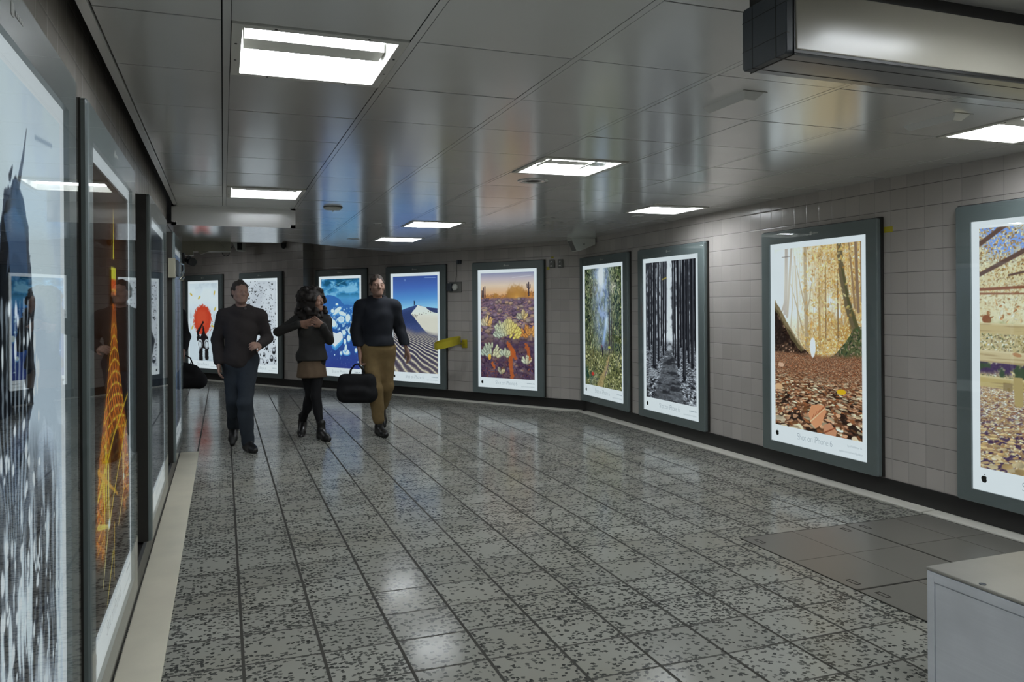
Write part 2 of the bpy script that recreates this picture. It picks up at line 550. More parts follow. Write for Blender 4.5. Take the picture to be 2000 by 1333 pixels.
def paint_mono_pines(w, h):
    p = Pic(w, h, (190, 190, 196))
    x, y, u = p.x, p.y, p.u
    p.mix((235, 235, 240), ss(.4, .65, fbm(x * 10, y * 8, 3)))
    p.mix((60, 60, 66), ss(.35, .75, fbm(x * 50, y * 30, 13, 4) + .5 * np.abs(u - .5) - .15))
    c = .5 - .02 * y
    p.mix((255, 255, 255), np.exp(-((u - .49) / .035) ** 2) * ss(.62, .5, y))
    rnd = np.random.RandomState(4)
    for k in range(70):
        a = rnd.rand()
        uu = a if abs(a - .49) > .05 else (.43 if a < .49 else .56)
        d = abs(uu - .49)
        p.line([(uu + .01 * rnd.randn(), 0), (uu, .5 + .28 * d * rnd.rand())], (.0025 + .003 * rnd.rand(), .004), (40, 40, 46), .7)
    for k in range(40):
        a = rnd.rand()
        p.line([(a, 0), (a, .55)], (.001, .0015), (225, 225, 230), .35)
    g = ss(.56, .62, y + .02 * np.abs(u - .5))
    p.mix((112, 112, 118), g)
    z = 1 / np.clip(y - .5, .03, 1)
    nn = fbm((x - .33) * z * 14, z * 16, 5, 4)
    p.mix((196, 196, 202), g * ss(.5, .7, nn))
    p.mix((28, 28, 32), g * ss(.5, .3, nn))
    p.leaves((x - .33) * z * 11, z * 12, [(180, 180, 186), (90, 90, 96), (40, 40, 44), (220, 220, 226)], 6, g * ss(.7, .8, y + .1 * np.abs(u - .5)), n=2, fat=.3)
    pw = .03 + (y - .6) * .75
    path = ss(pw * 1.1, pw * .8, np.abs(u - (.5 - .1 * (y - .6)))) * g
    p.mix((92, 92, 96), path * .75)
    p.mix((40, 40, 44), path * ss(.5, .62, fbm(x * 8, y * 34, 25)) * .8)
    p.mix((205, 205, 210), path * ss(.58, .66, fbm(x * 7, y * 60, 35)) * ss(.8, .7, y) * .8)
    p.mul(1 - .35 * ss(.72, 1., y) * ss(.5, .2, fbm(x * 5, y * 5, 9)))
    for u0, v1, wd in ((.18, .77, .023), (.27, .71, .013), (.37, .67, .01), (.07, .64, .01), (.42, .64, .008), (.57, .66, .009), (.61, .68, .01),
                       (.67, .74, .016), (.78, .82, .019), (.86, .70, .012), (.93, .73, .017), (.72, .6, .01), (.12, .6, .009), (.33, .6, .008), (.83, .62, .009), (.99, .62, .01), (.02, .62, .008)):
        p.line([(u0 + (.5 - u0) * .02, -.01), (u0, v1)], (wd * .8, wd), (30, 30, 35))
        p.line([(u0 + .012, -.01), (u0 + .012, v1 - .02)], (wd * .2, wd * .22), (110, 110, 116), .5)
    for k in range(5):
        p.line([(.05, .83 + .01 * k), (.1 + .02 * k, .78), (.2 + .02 * k, .84)], (.002, .002), (205, 205, 210), .7)
    p.line([(.36, .13), (.44, .12)], (.004, .003), (206, 176, 60), .8)
    return p.out()


def paint_sunbeam_forest(w, h):
    p = Pic(w, h, (120, 124, 84))
    x, y, u = p.x, p.y, p.u
    light = np.exp(-((u - .47 - .05 * y) / (.24)) ** 2) * ss(.85, .3, y)
    n = fbm(x * 22, y * 22, 3, 5)
    p.mix((60, 66, 40), ss(.45, .62, n))
    p.leaves(x * 44, y * 30, [(100, 110, 66), (150, 150, 104), (54, 66, 44), (196, 192, 140), (36, 40, 34), (120, 130, 90)], 5, np.ones(x.shape), n=4, fat=.4)
    p.mix((170, 186, 222), np.clip(light * 1.15, 0, 1) * (.45 + .5 * ss(.3, .7, fbm(x * 30, y * 18, 8))))
    p.mix((90, 104, 130), np.clip(light, 0, 1) * ss(.55, .7, fbm(x * 40, y * 26, 18)) * .8)
    p.mix((255, 255, 255), np.exp(-(((u - .46) / .09) ** 2 + ((y - .07) / .12) ** 2)) * 1.2)
    p.mix((235, 242, 255), np.exp(-((u - .5) / .03) ** 2) * ss(.25, .05, y))
    p.mix((255, 240, 220), np.exp(-(((u - .8) / .07) ** 2 + ((y - .17) / .05) ** 2)) * .8)
    beam = np.exp(-((u - .62 + (y - .4) * .42) / (.035 + .03 * (y - .4))) ** 2) * ss(.36, .45, y) * ss(.72, .62, y)
    p.mix((170, 196, 240), beam * .95)
    p.mix((240, 246, 255), np.exp(-((u - .62) / .04) ** 2) * ss(.38, .44, y) * ss(.6, .45, y) * .7)
    p.mix((84, 84, 110), np.exp(-((u - .6) / .12) ** 2) * ss(.58, .66, y) * ss(.76, .7, y) * .6)
    for u0, v0, v1, wd in ((.68, .12, .74, .011), (.735, .18, .74, .006), (.78, .3, .7, .005)):
        p.line([(u0, v0), (u0 + .01, v1)], (wd * .7, wd), (70, 62, 66))
    p.leaves(x * 30 + y * 10, y * 22, [(70, 84, 56), (40, 54, 40), (96, 112, 72), (28, 36, 30)], 25, ss(.75, .85, u) + ss(.3, .12, u) * ss(.65, .4, y), n=3, fat=.35)
    low = ss(.66, .74, y)
    p.mix((120, 116, 70), low * .6)
    p.leaves(x * 40, y * 42, [(176, 168, 112), (120, 120, 72), (70, 76, 48), (214, 204, 150), (40, 44, 34)], 35, low, n=3)
    p.mix((24, 60, 54), np.exp(-(((u - .1) / .14) ** 2 + ((y - .9) / .07) ** 2)) * .8 * ss(.4, .6, n))
    p.line([(.66, .75), (.6, .84), (.48, .93), (.42, 1.0)], (.012, .03, .05), (190, 160, 110), .75, .03)
    p.line([(.66, .78), (.62, .85), (.56, .9)], (.004, .008), (96, 66, 84), .6)
    p.ell(.22, .90, .035, .015, (196, 60, 50), wob=.8)
    p.ell(.485, .665, .012, .02, (120, 50, 60))
    p.line([(.49, .67), (.5, .735)], (.008, .008), (36, 32, 44))
    p.ell(.68, .66, .03, .012, (214, 216, 90), .8, wob=.6)
    return p.out()


def paint_cholla(w, h):
    p = Pic(w, h, (0, 0, 0))
    x, y, u = p.x, p.y, p.u
    p.grad([(0, (150, 150, 176)), (.06, (205, 186, 190)), (.12, (236, 206, 180)), (.2, (236, 180, 132)), (1, (220, 150, 100))], y)
    rid = .215 - .03 * ss(.4, .7, u) + .02 * (fbm(x * 20, y * 0 + 3, 5) - .5)
    p.mix((206, 140, 80), ss(.01, .03, y - rid + .02))
    p.leaves(x * 60, y * 60, [(190, 120, 60), (150, 96, 60), (214, 150, 90), (120, 84, 70)], 3, ss(.0, .03, y - rid + .02), n=3)
    for cu, cv, r in ((.62, .2, .12), (.72, .19, .1), (.8, .23, .12), (.55, .23, .08), (.3, .225, .06)):
        d = np.hypot((x - cu * p.A), (y - cv) * .9)
        p.mix((178, 122, 60), ss(r * .75, r * .3, d + .05 * (fbm(x * 60, y * 60, 7) - .5)) * .8)
    for k in range(24):
        a = -1.4 + 2.8 * k / 23
        p.line([(.68, .26), (.68 + .16 * math.sin(a), .26 - .13 * math.cos(a))], (.002, .001), (230, 170, 84), .6)
    d_ = (64, 50, 62)
    for u0, v0, v1 in ((.9, .1, .22), (.055, .14, .23), (.085, .13, .23), (.03, .17, .23), (.83, .26, .32)):
        p.line([(u0, v0), (u0, v1)], (.006, .007), d_)
    p.line([(.9, .15), (.875, .145), (.872, .115)], (.004, .005), d_)
    p.line([(.9, .16), (.925, .15), (.927, .12)], (.004, .005), d_)
    g = ss(.23, .27, y + .015 * (fbm(x * 20, y * 20, 6) - .5))
    p.mix((126, 96, 118), g)
    z = 1 / np.clip(y - .17, .05, 1)
    p.leaves((x - .33) * z * 7, z * 9, [(150, 122, 140), (112, 84, 112), (176, 140, 130), (84, 62, 92), (200, 150, 120), (96, 76, 100)], 14, g, n=4, fat=.9, dark=.6)
    rb = np.random.RandomState(6)
    for cv in np.sort(.25 + .75 * rb.rand(260)):
        cu, q = rb.rand(), .25 + 1.6 * (cv - .2)
        c = np.array(((150, 124, 138), (124, 98, 118), (170, 146, 134), (110, 84, 106), (186, 150, 124))[rb.randint(5)])
        r_ = .016 + .035 * q
        p.ell(cu, cv, r_ * 1.2, r_ * .55, c * .6, .8, wob=.9, soft=.3, seed=rb.randint(99))
        p.ell(cu - .004, cv - r_ * .18, r_ * 1.0, r_ * .38, np.minimum(c * 1.12, 255), .75, wob=1.1, soft=.4, seed=rb.randint(99))
    dk = ss(.5, .7, y)
    p.mix((58, 38, 62), dk * .65 * ss(.3, .6, fbm(x * 12, y * 12, 33) + .15))
    p.leaves(x * 34, y * 40, [(88, 60, 84), (120, 92, 112), (50, 32, 54), (150, 84, 60)], 64, ss(.66, .8, y) * .8, n=2, fat=.3)
    rnd = np.random.RandomState(2)

    def bush(cu, cv, R, n, hue):
        for k in range(n):
            a = -1.5 + 3.0 * rnd.rand()
            r = R * (.25 + .75 * rnd.rand() ** .6)
            q = (cu + r / p.A * math.sin(a), cv - r * math.cos(a) * .95)
            t = .5 + .5 * math.sin(a)
            c = np.array(hue[0]) * (1 - t) + np.array(hue[1]) * t
            L = .025 + .012 * rnd.rand()
            an = a * .7
            e0 = (q[0] - L * .5 * math.sin(an) / p.A, q[1] + L * .5 * math.cos(an))
            e1 = (q[0] + L * .5 * math.sin(an) / p.A, q[1] - L * .5 * math.cos(an))
            p.line([e0, e1], (.014, .013), c * .8, .95)
            p.line([e0, e1], (.008, .008), np.clip(c * 1.12 + 12, 0, 255), .9)
    bush(.12, .50, .075, 26, ((190, 176, 150), (216, 160, 92)))
    bush(.78, .43, .06, 20, ((170, 160, 140), (206, 170, 110)))
    bush(.9, .6, .1, 26, ((190, 120, 60), (200, 140, 76)))
    bush(.5, .62, .17, 95, ((176, 180, 158), (226, 190, 96)))
    bush(.2, .80, .13, 46, ((160, 168, 150), (200, 190, 150)))
    bush(.47, .79, .06, 18, ((170, 172, 150), (190, 186, 150)))
    bush(.86, .84, .05, 14, ((196, 196, 170), (180, 160, 130)))
    bush(.38, .94, .04, 10, ((150, 140, 120), (190, 170, 130)))
    for pts, wd in (([(.52, .67), (.6, .74), (.66, .8)], .02), ([(.6, .74), (.56, .85), (.6, 1.0)], .025), ([(.85, .68), (.92, .8)], .02), ([(.22, .86), (.26, .9)], .015)):
        p.line(pts, (wd, wd * .8), (196, 96, 44), .85, .03)
    p.ell(.17, .8, .03, .03, (236, 180, 70), .9, wob=.5)
    p.line([(.6, .05), (.95, .035)], (.0025, .0025), (230, 226, 230), .5)
    return p.out()


def paint_dune(w, h):
    p = Pic(w, h, (0, 0, 0))
    x, y, u = p.x, p.y, p.u
    p.grad([(0, (66, 88, 156)), (.12, (76, 110, 186)), (.24, (92, 152, 214)), (.34, (150, 206, 238)), (1, (160, 200, 230))], y + .02 * u)
    ridge = np.interp(u, [0, .1, .3, .5, .57, .7, .85, 1], [.385, .37, .335, .305, .30, .318, .328, .335])
    d = ss(-.002, .004, y - ridge)
    p.mix((52, 66, 112), d)
    p.mix((74, 96, 150), d * ss(.06, .0, y - ridge) * .5)
    p.mix((80, 92, 140), d * ss(.45, .55, y) * .6)
    lit = p.poly([(.56, .30), (.66, .315), (.75, .325), (.86, .345), (1.02, .37), (1.02, .62), (.8, .6), (.65, .53), (.5, .44), (.41, .395), (.46, .36), (.52, .33)], (232, 222, 204), wob=.008)
    p.mix((250, 246, 236), lit * ss(.45, .36, y) * .7)
    p.mix((96, 100, 130), p.poly([(.74, .32), (1.02, .34), (1.02, .385), (.9, .375), (.78, .345)], (60, 70, 112)) * 0.)
    for k in range(9):
        p.ell(.5 + .05 * k, .405 - .006 * k + .01 * (k % 2), .012, .004, (70, 60, 60), .8, wob=.6)
    for k in range(6):
        p.ell(.44 + .02 * k, .4 + .012 * (k % 3), .014, .006, (80, 66, 60), .6, wob=.8)
    g = ss(.50, .58, y + .10 * (.5 - np.abs(u - .5)) * 0 + .09 * ss(.35, .0, u) - .07 * ss(.6, .95, u) - .05 * np.exp(-((u - .55) / .2) ** 2))
    p.mix((112, 104, 118), g)
    z = 1 / np.clip(y - .40, .05, 1)
    wv = fbm(x * 9, y * 9, 4, 3) * 2.6 + fbm(x * 3, y * 3, 9, 2) * 3
    ph = (x - .1) * z * 26 + z * 17 + wv * 1.7
    s = np.sin(ph)
    p.mix((62, 56, 78), g * ss(.1, -.8, s))
    p.mix((226, 212, 186), g * ss(.35, .95, s))
    p.mix((176, 150, 120), g * ss(.75, 1., y) * .25)
    p.line([(.49, .27), (.488, .297)], (.006, .006), (30, 30, 48))
    p.ell(.487, .262, .01, .007, (30, 30, 48))
    p.line([(.5, .27), (.496, .28)], (.005, .003), (30, 30, 48))
    p.ell(.28, .04, .02, .012, (150, 170, 214), .5, wob=.6)
    p.line([(.72, .022), (.96, .024)], (.0025, .0025), (190, 206, 236), .6)
    return p.out()


def paint_ice_bubbles(w, h):
    p = Pic(w, h, (0, 0, 0))
    x, y, u = p.x, p.y, p.u
    p.grad([(0, (40, 112, 160)), (.2, (84, 160, 208)), (.34, (70, 130, 196)), (.55, (44, 92, 160)), (1, (54, 66, 140))], y)
    n = fbm(x * 10, y * 16, 3, 5)
    p.mix((20, 86, 120), ss(.5, .65, n) * ss(.24, .1, y))
    p.mix((150, 206, 236), ss(.5, .35, n) * ss(.3, .12, y) * .8)
    p.line([(.1, .14), (.6, .03), (.8, .02)], (.003, .002), (170, 220, 240), .6)
    p.line([(.2, .02), (.75, .1)], (.002, .003), (150, 206, 236), .5)
    p.poly([(-.02, .24), (.15, .18), (.35, .19), (.5, .24), (.6, .29), (1.02, .31), (1.02, .4), (-.02, .4)], (56, 112, 182), wob=.02)
    wh, mid = (232, 244, 252), (96, 164, 220)
    rnd = np.random.RandomState(8)
    for k in range(120):
        a, b = rnd.rand(), rnd.rand()
        cu, cv = .2 + .75 * a, .31 + .36 * b
        if abs(cu - .35 - (cv - .3)) > .75:
            continue
        r = .004 + .012 * rnd.rand() ** 2
        p.ell(cu, cv, r * 1.4, r, (190, 222, 244) if k % 3 else wh, .9, soft=.3)
    for cu, cv, ru, rv, ro in ((.42, .285, .035, .012, 0), (.42, .36, .12, .028, -.5), (.3, .36, .045, .022, 0), (.56, .39, .1, .022, .2), (.70, .44, .06, .045, .3), (.53, .455, .08, .036, 0), (.26, .46, .1, .03, .6),
                               (.37, .52, .06, .03, 0), (.2, .56, .05, .03, .4), (.33, .50, .07, .04, .4), (.6, .6, .05, .028, 0), (.85, .62, .05, .042, .2), (.98, .60, .05, .03, 0), (.74, .58, .035, .04, 0), (.72, .66, .045, .035, 0),
                               (.62, .7, .03, .03, 0), (.87, .69, .04, .018, 0), (.9, .79, .03, .022, 0), (.65, .815, .09, .03, .1), (.64, .77, .03, .04, .2), (.52, .83, .03, .02, .3), (.86, .52, .05, .016, .5)):
        p.ell(cu, cv + .008, ru * 1.2, rv * 1.2, mid, .9, ro, wob=.2)
        p.ell(cu, cv, ru, rv, wh, .95, ro, wob=.25)
    p.ell(.53, .455, .055, .024, (200, 220, 240), wob=.3)
    hx, hy = [], []
    hp = [(.22, .65), (.24, .61), (.32, .6), (.4, .615), (.5, .59), (.56, .62), (.57, .66), (.5, .70), (.36, .76), (.28, .73)]
    p.poly([(a + .01, b + .05) for a, b in hp], (66, 140, 204), wob=.006)
    p.poly([(a + .005, b + .02) for a, b in hp], (110, 180, 226), wob=.006)
    p.poly(hp, (236, 246, 252), wob=.006)
    for k in range(60):
        p.ell(rnd.rand(), .72 + .26 * rnd.rand(), .005, .003, (160, 196, 236), .8, soft=.5)
    for cu, cv in ((.08, .74), (.16, .735), (.35, .855), (.95, .92)):
        p.ell(cu, cv, .014, .008, (225, 240, 252), soft=.3)
    return p.out()


def paint_raindrops(w, h):
    p = Pic(w, h, (222, 222, 226))
    x, y, u = p.x, p.y, p.u
    p.mix((196, 196, 202), ss(.4, .7, fbm(x * 4, y * 4, 3)) * .6)
    rnd = np.random.RandomState(5)

    def drop(cu, cv, r, full):
        p.ell(cu, cv, r / p.A, r * 1.1, (60, 60, 64), .55 if full else .25, soft=.15)
        p.ell(cu, cv - r * .2, r * .85 / p.A, r * .85, (228, 228, 232), .95, soft=.2)
        if full:
            p.ell(cu, cv, r * .85 / p.A, r, (40, 40, 44), .85, soft=.15)
            p.ell(cu - r * .1, cv - r * .25, r * .6 / p.A, r * .55, (205, 205, 212), .95, soft=.2)
            p.ell(cu, cv + r * .35, r * .55 / p.A, r * .3, (20, 20, 22), .9, soft=.3)
        else:
            p.ell(cu, cv + r * .2, r * .9 / p.A, r * .8, (18, 18, 20), 1., soft=.2)
            p.ell(cu, cv - r * .3, r * .75 / p.A, r * .5, (228, 228, 232), .9, soft=.3)
    for k in range(380):
        a, b = rnd.rand(), rnd.rand()
        drop(a, b, .004 + .009 * rnd.rand() ** 2, False)
    for cu, cv, r in ((.88, .035, .018), (.5, .06, .013), (.28, .08, .014), (.35, .12, .02), (.15, .2, .02), (.42, .17, .017), (.3, .24, .022), (.2, .3, .024), (.55, .3, .02), (.1, .42, .022), (.62, .37, .026), (.78, .26, .014),
                      (.85, .2, .013), (.84, .33, .014), (.3, .45, .02), (.78, .47, .022), (.7, .52, .022), (.8, .545, .018), (.86, .42, .013), (.45, .55, .02), (.66, .57, .016), (.9, .1, .01), (.7, .1, .012)):
        drop(cu, cv, r, False)
    for cu, cv, r in ((.8, .70, .022), (.92, .715, .02), (.7, .79, .032), (.92, .83, .04), (.62, .88, .026), (.85, .92, .038), (.55, .79, .018), (.42, .96, .042), (.6, .96, .018), (.72, .96, .024), (.5, .88, .014), (.97, .93, .026), (.2, .8, .03), (.1, .92, .04), (.3, .7, .024)):
        drop(cu, cv, r, True)
    return p.out()


def paint_red_round(w, h):
    p = Pic(w, h, (222, 228, 232))
    x, y, u = p.x, p.y, p.u
    p.mix((190, 198, 206), ss(.45, .75, fbm(x * 5, y * 7, 3)) * .6 + ss(.55, .7, y) * .25)
    p.mix((240, 244, 246), ss(.02, .1, y) * ss(.4, .2, y) * .6)
    p.mix((120, 134, 144), np.exp(-(((u - .96) / .08) ** 2 + ((y - .7) / .08) ** 2)) * .6)
    p.ell(.48, .475, .31, .19, (206, 68, 44), wob=.35, soft=.08)
    p.ell(.44, .45, .2, .11, (222, 88, 58), .6, wob=.6, soft=.4)
    for k in range(40):
        a = 6.283 * ((k * .618034) % 1)
        r = 1.0 + .16 * ((k * .3819) % 1)
        p.ell(.48 + .31 * r * math.cos(a), .475 + .19 * r * math.sin(a), .012, .008, (210, 90, 66), .8, wob=.5)
    k_ = (30, 26, 28)
    p.line([(.5, .5), (.38, .58), (.3, .64), (.33, .72)], (.012, .035), k_, 1, .03)
    p.line([(.5, .57), (.52, .66), (.58, .74)], (.02, .055), k_, 1, .03)
    p.poly([(.36, .7), (.5, .62), (.68, .7), (.7, .84), (.36, .84)], k_, wob=.02)
    p.line([(.41, .8), (.41, .98)], (.04, .045), k_, 1, .02)
    p.line([(.62, .8), (.62, .95)], (.04, .042), k_, 1, .02)
    for cu in (.38, .62):
        p.ell(cu, .78, .085, .06, (236, 238, 240), .9, wob=.1)
        p.ell(cu, .785, .065, .048, k_, .9)
        p.ell(cu, .79, .05, .04, (214, 218, 222), .95)
    for cu, cv, r in ((.06, .14, .4), (.36, .185, -.5), (.9, .13, -1.1), (.92, .33, -.8), (.1, .57, -.9), (.83, .55, .3)):
        p.ell(cu, cv, .05, .014, (206, 190, 84), .85, r, wob=.3)
        p.ell(cu + .01, cv + .008, .04, .006, (226, 160, 60), .8, r)
    return p.out()


def paint_splash(w, h):
    p = Pic(w, h, (206, 216, 226))
    x, y, u = p.x, p.y, p.u
    n = fbm(x * 4 + 2, y * 4, 3, 5)
    p.mix((226, 234, 240), ss(.4, .65, n) * ss(.8, .4, y))
    p.mix((168, 186, 206), ss(.5, .3, n) * ss(.3, .1, y) * .7)
    p.mix((60, 62, 68), ss(.48, .62, y + .25 * (fbm(x * 6, y * 5, 7) - .5)) * ss(1.0, .8, u) * .75)
    st = fbm(x * 60 + 2 * fbm(x * 6, y * 6, 6), y * 11, 12, 5)
    low = ss(.45, .66, y)
    p.mix((228, 234, 240), low * ss(.5, .62, st))
    p.mix((30, 30, 34), low * ss(.46, .34, st) * ss(1., .85, u))
    p.mix((236, 240, 246), ss(.5, .62, fbm(x * 5, y * 3, 25)) * low * .7)
    d, i, px, py = vor(x * 46, y * 26, 9)
    p.mix((244, 248, 252), low * (1 - ss(.12, .22, d)) * (i < .35))
    # the dark arc of wet hair / water standing up out of the splash
    arc = [(.46, .20), (.41, .25), (.38, .36), (.4, .48), (.46, .55)]
    k_ = (24, 26, 30)
    p.poly([(.56, .13), (.47, .16), (.4, .24), (.37, .36), (.38, .47), (.44, .56), (.52, .56), (.7, .42), (.69, .28), (.65, .19), (.6, .16)], (62, 70, 84), wob=.03)
    p.poly([(.53, .14), (.45, .19), (.4, .26), (.38, .38), (.4, .50), (.48, .47), (.6, .46), (.69, .44), (.70, .3), (.66, .26), (.52, .24), (.46, .27), (.5, .2)], k_, wob=.025)
    p.poly([(.46, .19), (.54, .17), (.62, .2), (.65, .26), (.5, .27)], (78, 100, 130), .8, wob=.02)
    for k in range(16):
        a = k / 15.
        p.line([(.40 + .26 * a, .30), (.41 + .22 * a, .45 + .08 * a), (.48 + .1 * a, .62)], (.004, .002), (20, 22, 26) if k % 2 else (196, 206, 216), .6, .01)
    p.line([(.56, .15), (.61, .10), (.64, .06)], (.008, .001), k_, .7)
    p.line([(.5, .14), (.52, .125)], (.006, .002), k_)
    rnd = np.random.RandomState(3)
    for k in range(70):
        cu, cv = .35 + .4 * rnd.rand(), .28 + .5 * rnd.rand()
        p.ell(cu, cv, .006 + .006 * rnd.rand(), .005 + .012 * rnd.rand(), (250, 252, 255), .95, soft=.3)
    p.line([(.72, .06), (.9, .05)], (.003, .003), (150, 165, 180), .7)
    return p.out()


def paint_lit_tower(w, h):
    p = Pic(w, h, (34, 22, 16))
    x, y, u = p.x, p.y, p.u
    ax = .52
    p.mix((120, 66, 24), np.exp(-((u - ax) / .16) ** 2) * ss(.0, .12, y) * ss(.4, .1, y) * .7)
    p.mix((70, 40, 22), np.exp(-((u - ax) / .4) ** 2) * ss(.9, .2, y) * .6)
    p.mix((56, 48, 40), ss(.72, .95, y) * .5)
    hw = np.interp(y, [.05, .14, .20, .205, .27, .30, .40, .50, .58, .66, .78], [.004, .008, .02, .065, .065, .05, .10, .2, .31, .40, .46])
    e = np.abs(u - ax) / hw
    body = ss(1.08, .94, e) * ss(.05, .07, y) * ss(.9, .8, y + .08 * (fbm(x * 40, y * 4, 6) - .5))
    p.mix((150, 70, 24), body * ss(.19, .21, y))
    p.mix((250, 214, 60), body * ss(.22, .19, y))
    lv = y * 34
    p.mix((226, 120, 40), body * ss(.5, .7, fbm(x * 30, y * 30, 5)) * ss(.2, .22, y))
    bar = np.abs(((lv + .7 * (1 - e ** 2)) % 1) - .5)
    p.mix((246, 206, 70), body * ss(.16, .06, bar) * ss(.33, .36, y))
    tt = e * np.sign(u - ax)
    for k in (1, -1):
        q = np.abs(((tt * 2.2 * k + lv * .45) % 1) - .5)
        p.mix((240, 150, 50), body * ss(.12, .03, q) * ss(.3, .34, y) * .85)
        q2 = np.abs(((tt * 4.1 * k + lv * .9) % 1) - .5)
        p.mix((110, 44, 18), body * ss(.12, .02, q2) * ss(.3, .34, y) * .7)
    p.mix((248, 222, 70), body * ss(.2, .21, y) * ss(.27, .26, y))
    p.mix((226, 96, 40), body * ss(.235, .24, y) * ss(.265, .26, y))
    p.mix((40, 24, 16), body * (ss(.275, .28, y) * ss(.3, .295, y) + ss(.185, .19, y) * ss(.21, .205, y)))
    arch = ss(1.05, .9, np.hypot((u - ax) / .27, (y - .80) / .2))
    p.mix((44, 26, 18), arch * ss(.58, .62, y) * .75)
    st = fbm(x * 90, y * 5, 14, 4)
    leg = (np.exp(-((u - .27) / .12) ** 2) + .75 * np.exp(-((u - .78) / .12) ** 2)) * ss(.58, .64, y) * ss(.93, .72, y + .12 * (st - .5))
    p.mix((206, 92, 30), np.clip(leg * 1.1, 0, 1) * ss(.35, .6, st))
    p.mix((250, 214, 60), np.clip(leg * 1.2, 0, 1) * ss(.52, .66, fbm(x * 120, y * 7, 24, 4)))
    for pts, c in (([(.1, .72), (.5, .62), (.95, .55)], (250, 210, 60)), ([(.1, .66), (.6, .78)], (244, 180, 50)), ([(.35, .68), (.36, .80), (.2, .93)], (255, 236, 150)), ([(.36, .82), (.5, .76), (.9, .62)], (250, 220, 80)),
                   ([(.1, .78), (.36, .82)], (255, 230, 110)), ([(.8, .7), (.78, .8), (.62, .86)], (255, 230, 140)), ([(.5, .84), (.48, .97)], (240, 200, 60)), ([(.46, .9), (.3, .99)], (230, 200, 60))):
        p.line(pts, (.007, .004), c, .8)
    p.ell(.36, .815, .03, .012, (255, 252, 230), soft=.5)
    p.ell(.79, .76, .025, .01, (255, 246, 220), soft=.5)
    return p.out()


def paint_grey_mist(w, h):
    p = Pic(w, h, (40, 45, 52))
    p.mix((62, 68, 76), ss(.35, .7, fbm(p.x * 5, p.y * 4, 3)))
    p.mix((38, 42, 48), ss(.45, .75, p.y + .2 * (fbm(p.x * 9, p.y * 9, 5) - .5)) * .8)
    p.mix((50, 56, 72), np.exp(-((p.u - .5) / .1) ** 2) * ss(.5, .2, p.y) * .8)
    return p.out()


def paint_grey_fin(w, h):
    p = Pic(w, h, (120, 134, 158))
    p.mix((150, 164, 188), ss(.3, .7, fbm(p.x * 5, p.y * 6, 3)) * ss(.4, .2, p.y))
    p.poly([(.35, 1.0), (.42, .55), (.55, .3), (.68, .2), (.72, .4), (.7, .7), (.8, 1.0)], (62, 66, 74), wob=.02)
    p.mix((84, 92, 106), ss(.7, .9, p.y) * .5)
    return p.out()
# ------------------------------------------------------------------ materials
def mat_floor():
    t = NT('terrazzo_tiles')
    x, y, z = t.xyz()
    fx = t.M('DIVIDE', t.M('SUBTRACT', x, .3953 - 32.47), .3247)
    fy = t.M('DIVIDE', t.M('SUBTRACT', y, 3.1624 - 31.4), .314)
    ix, iy = t.M('FLOOR', fx), t.M('FLOOR', fy)
    rnd = t.rand(t.comb(ix, iy))
    rnd2 = t.rand(t.comb(iy, ix, 4.))
    wob = t.M('MULTIPLY', t.M('SUBTRACT', t.noise(30, 2), .5), .012)
    gx = t.M('ABSOLUTE', t.M('SUBTRACT', t.M('ADD', t.M('FRACT', fx), wob), .5))
    gy = t.M('ABSOLUTE', t.M('SUBTRACT', t.M('ADD', t.M('FRACT', fy), wob), .5))
    joint = t.M('MAXIMUM', t.ramp(gx, .474, .482), t.M('MULTIPLY', t.ramp(gy, .477, .484), .9))
    # dark chips: distorted cells, a random share of them dark
    nz = t.n('TexNoise')
    nz.inputs['Scale'].default_value = 70
    nz.inputs['Detail'].default_value = 1
    t.t.links.new(t.vec, nz.inputs['Vector'])
    va = t.n('VectorMath', operation='MULTIPLY_ADD')
    t.t.links.new(nz.outputs['Color'], va.inputs[0])
    va.inputs[1].default_value = (.022, .022, 0)
    va.inputs[2].default_value = (0, 0, 0)
    t.t.links.new(t.comb(t.M('ADD', x, t.M('MULTIPLY', rnd, 7.)), t.M('MULTIPLY', y, 1.15), 0.), va.inputs[2])
    v = t.n('TexVoronoi', voronoi_dimensions='2D', feature='F1')
    v.inputs['Scale'].default_value = 50
    t.t.links.new(va.outputs[0], v.inputs['Vector'])
    sep = t.n('SeparateColor')
    t.t.links.new(v.outputs['Color'], sep.inputs[0])
    wear = t.noise(3.2, 3)
    thr = t.M('ADD', t.M('ADD', .40, t.M('MULTIPLY', t.M('SUBTRACT', t.M('MAXIMUM', gx, gy), .3), .55)), t.M('ADD', t.M('MULTIPLY', t.M('SUBTRACT', rnd2, .5), .22), t.M('MULTIPLY', t.M('SUBTRACT', .5, wear), .9)))
    chip = t.M('MULTIPLY', t.M('LESS_THAN', sep.outputs[0], thr), t.ramp(v.outputs['Distance'], .52, .44))
    base = t.mix(rnd, rgb(146, 146, 139), rgb(164, 164, 156))
    base = t.mix(t.ramp(t.noise(1.1, 4), .4, .75), base, rgb(150, 148, 138))
    c = t.mix(chip, base, t.mix(sep.outputs[1], rgb(56, 57, 55), rgb(94, 95, 91)))
    c = t.mix(joint, c, rgb(66, 65, 61))
    rough = t.M('ADD', t.M('ADD', t.M('ADD', .095, t.M('MULTIPLY', rnd2, .03)), t.M('MULTIPLY', wear, .07)), t.M('MULTIPLY', joint, .4))
    return t.bsdf(c, rough, 0, .05, t.M('SUBTRACT', 1., joint), .0012, .3)


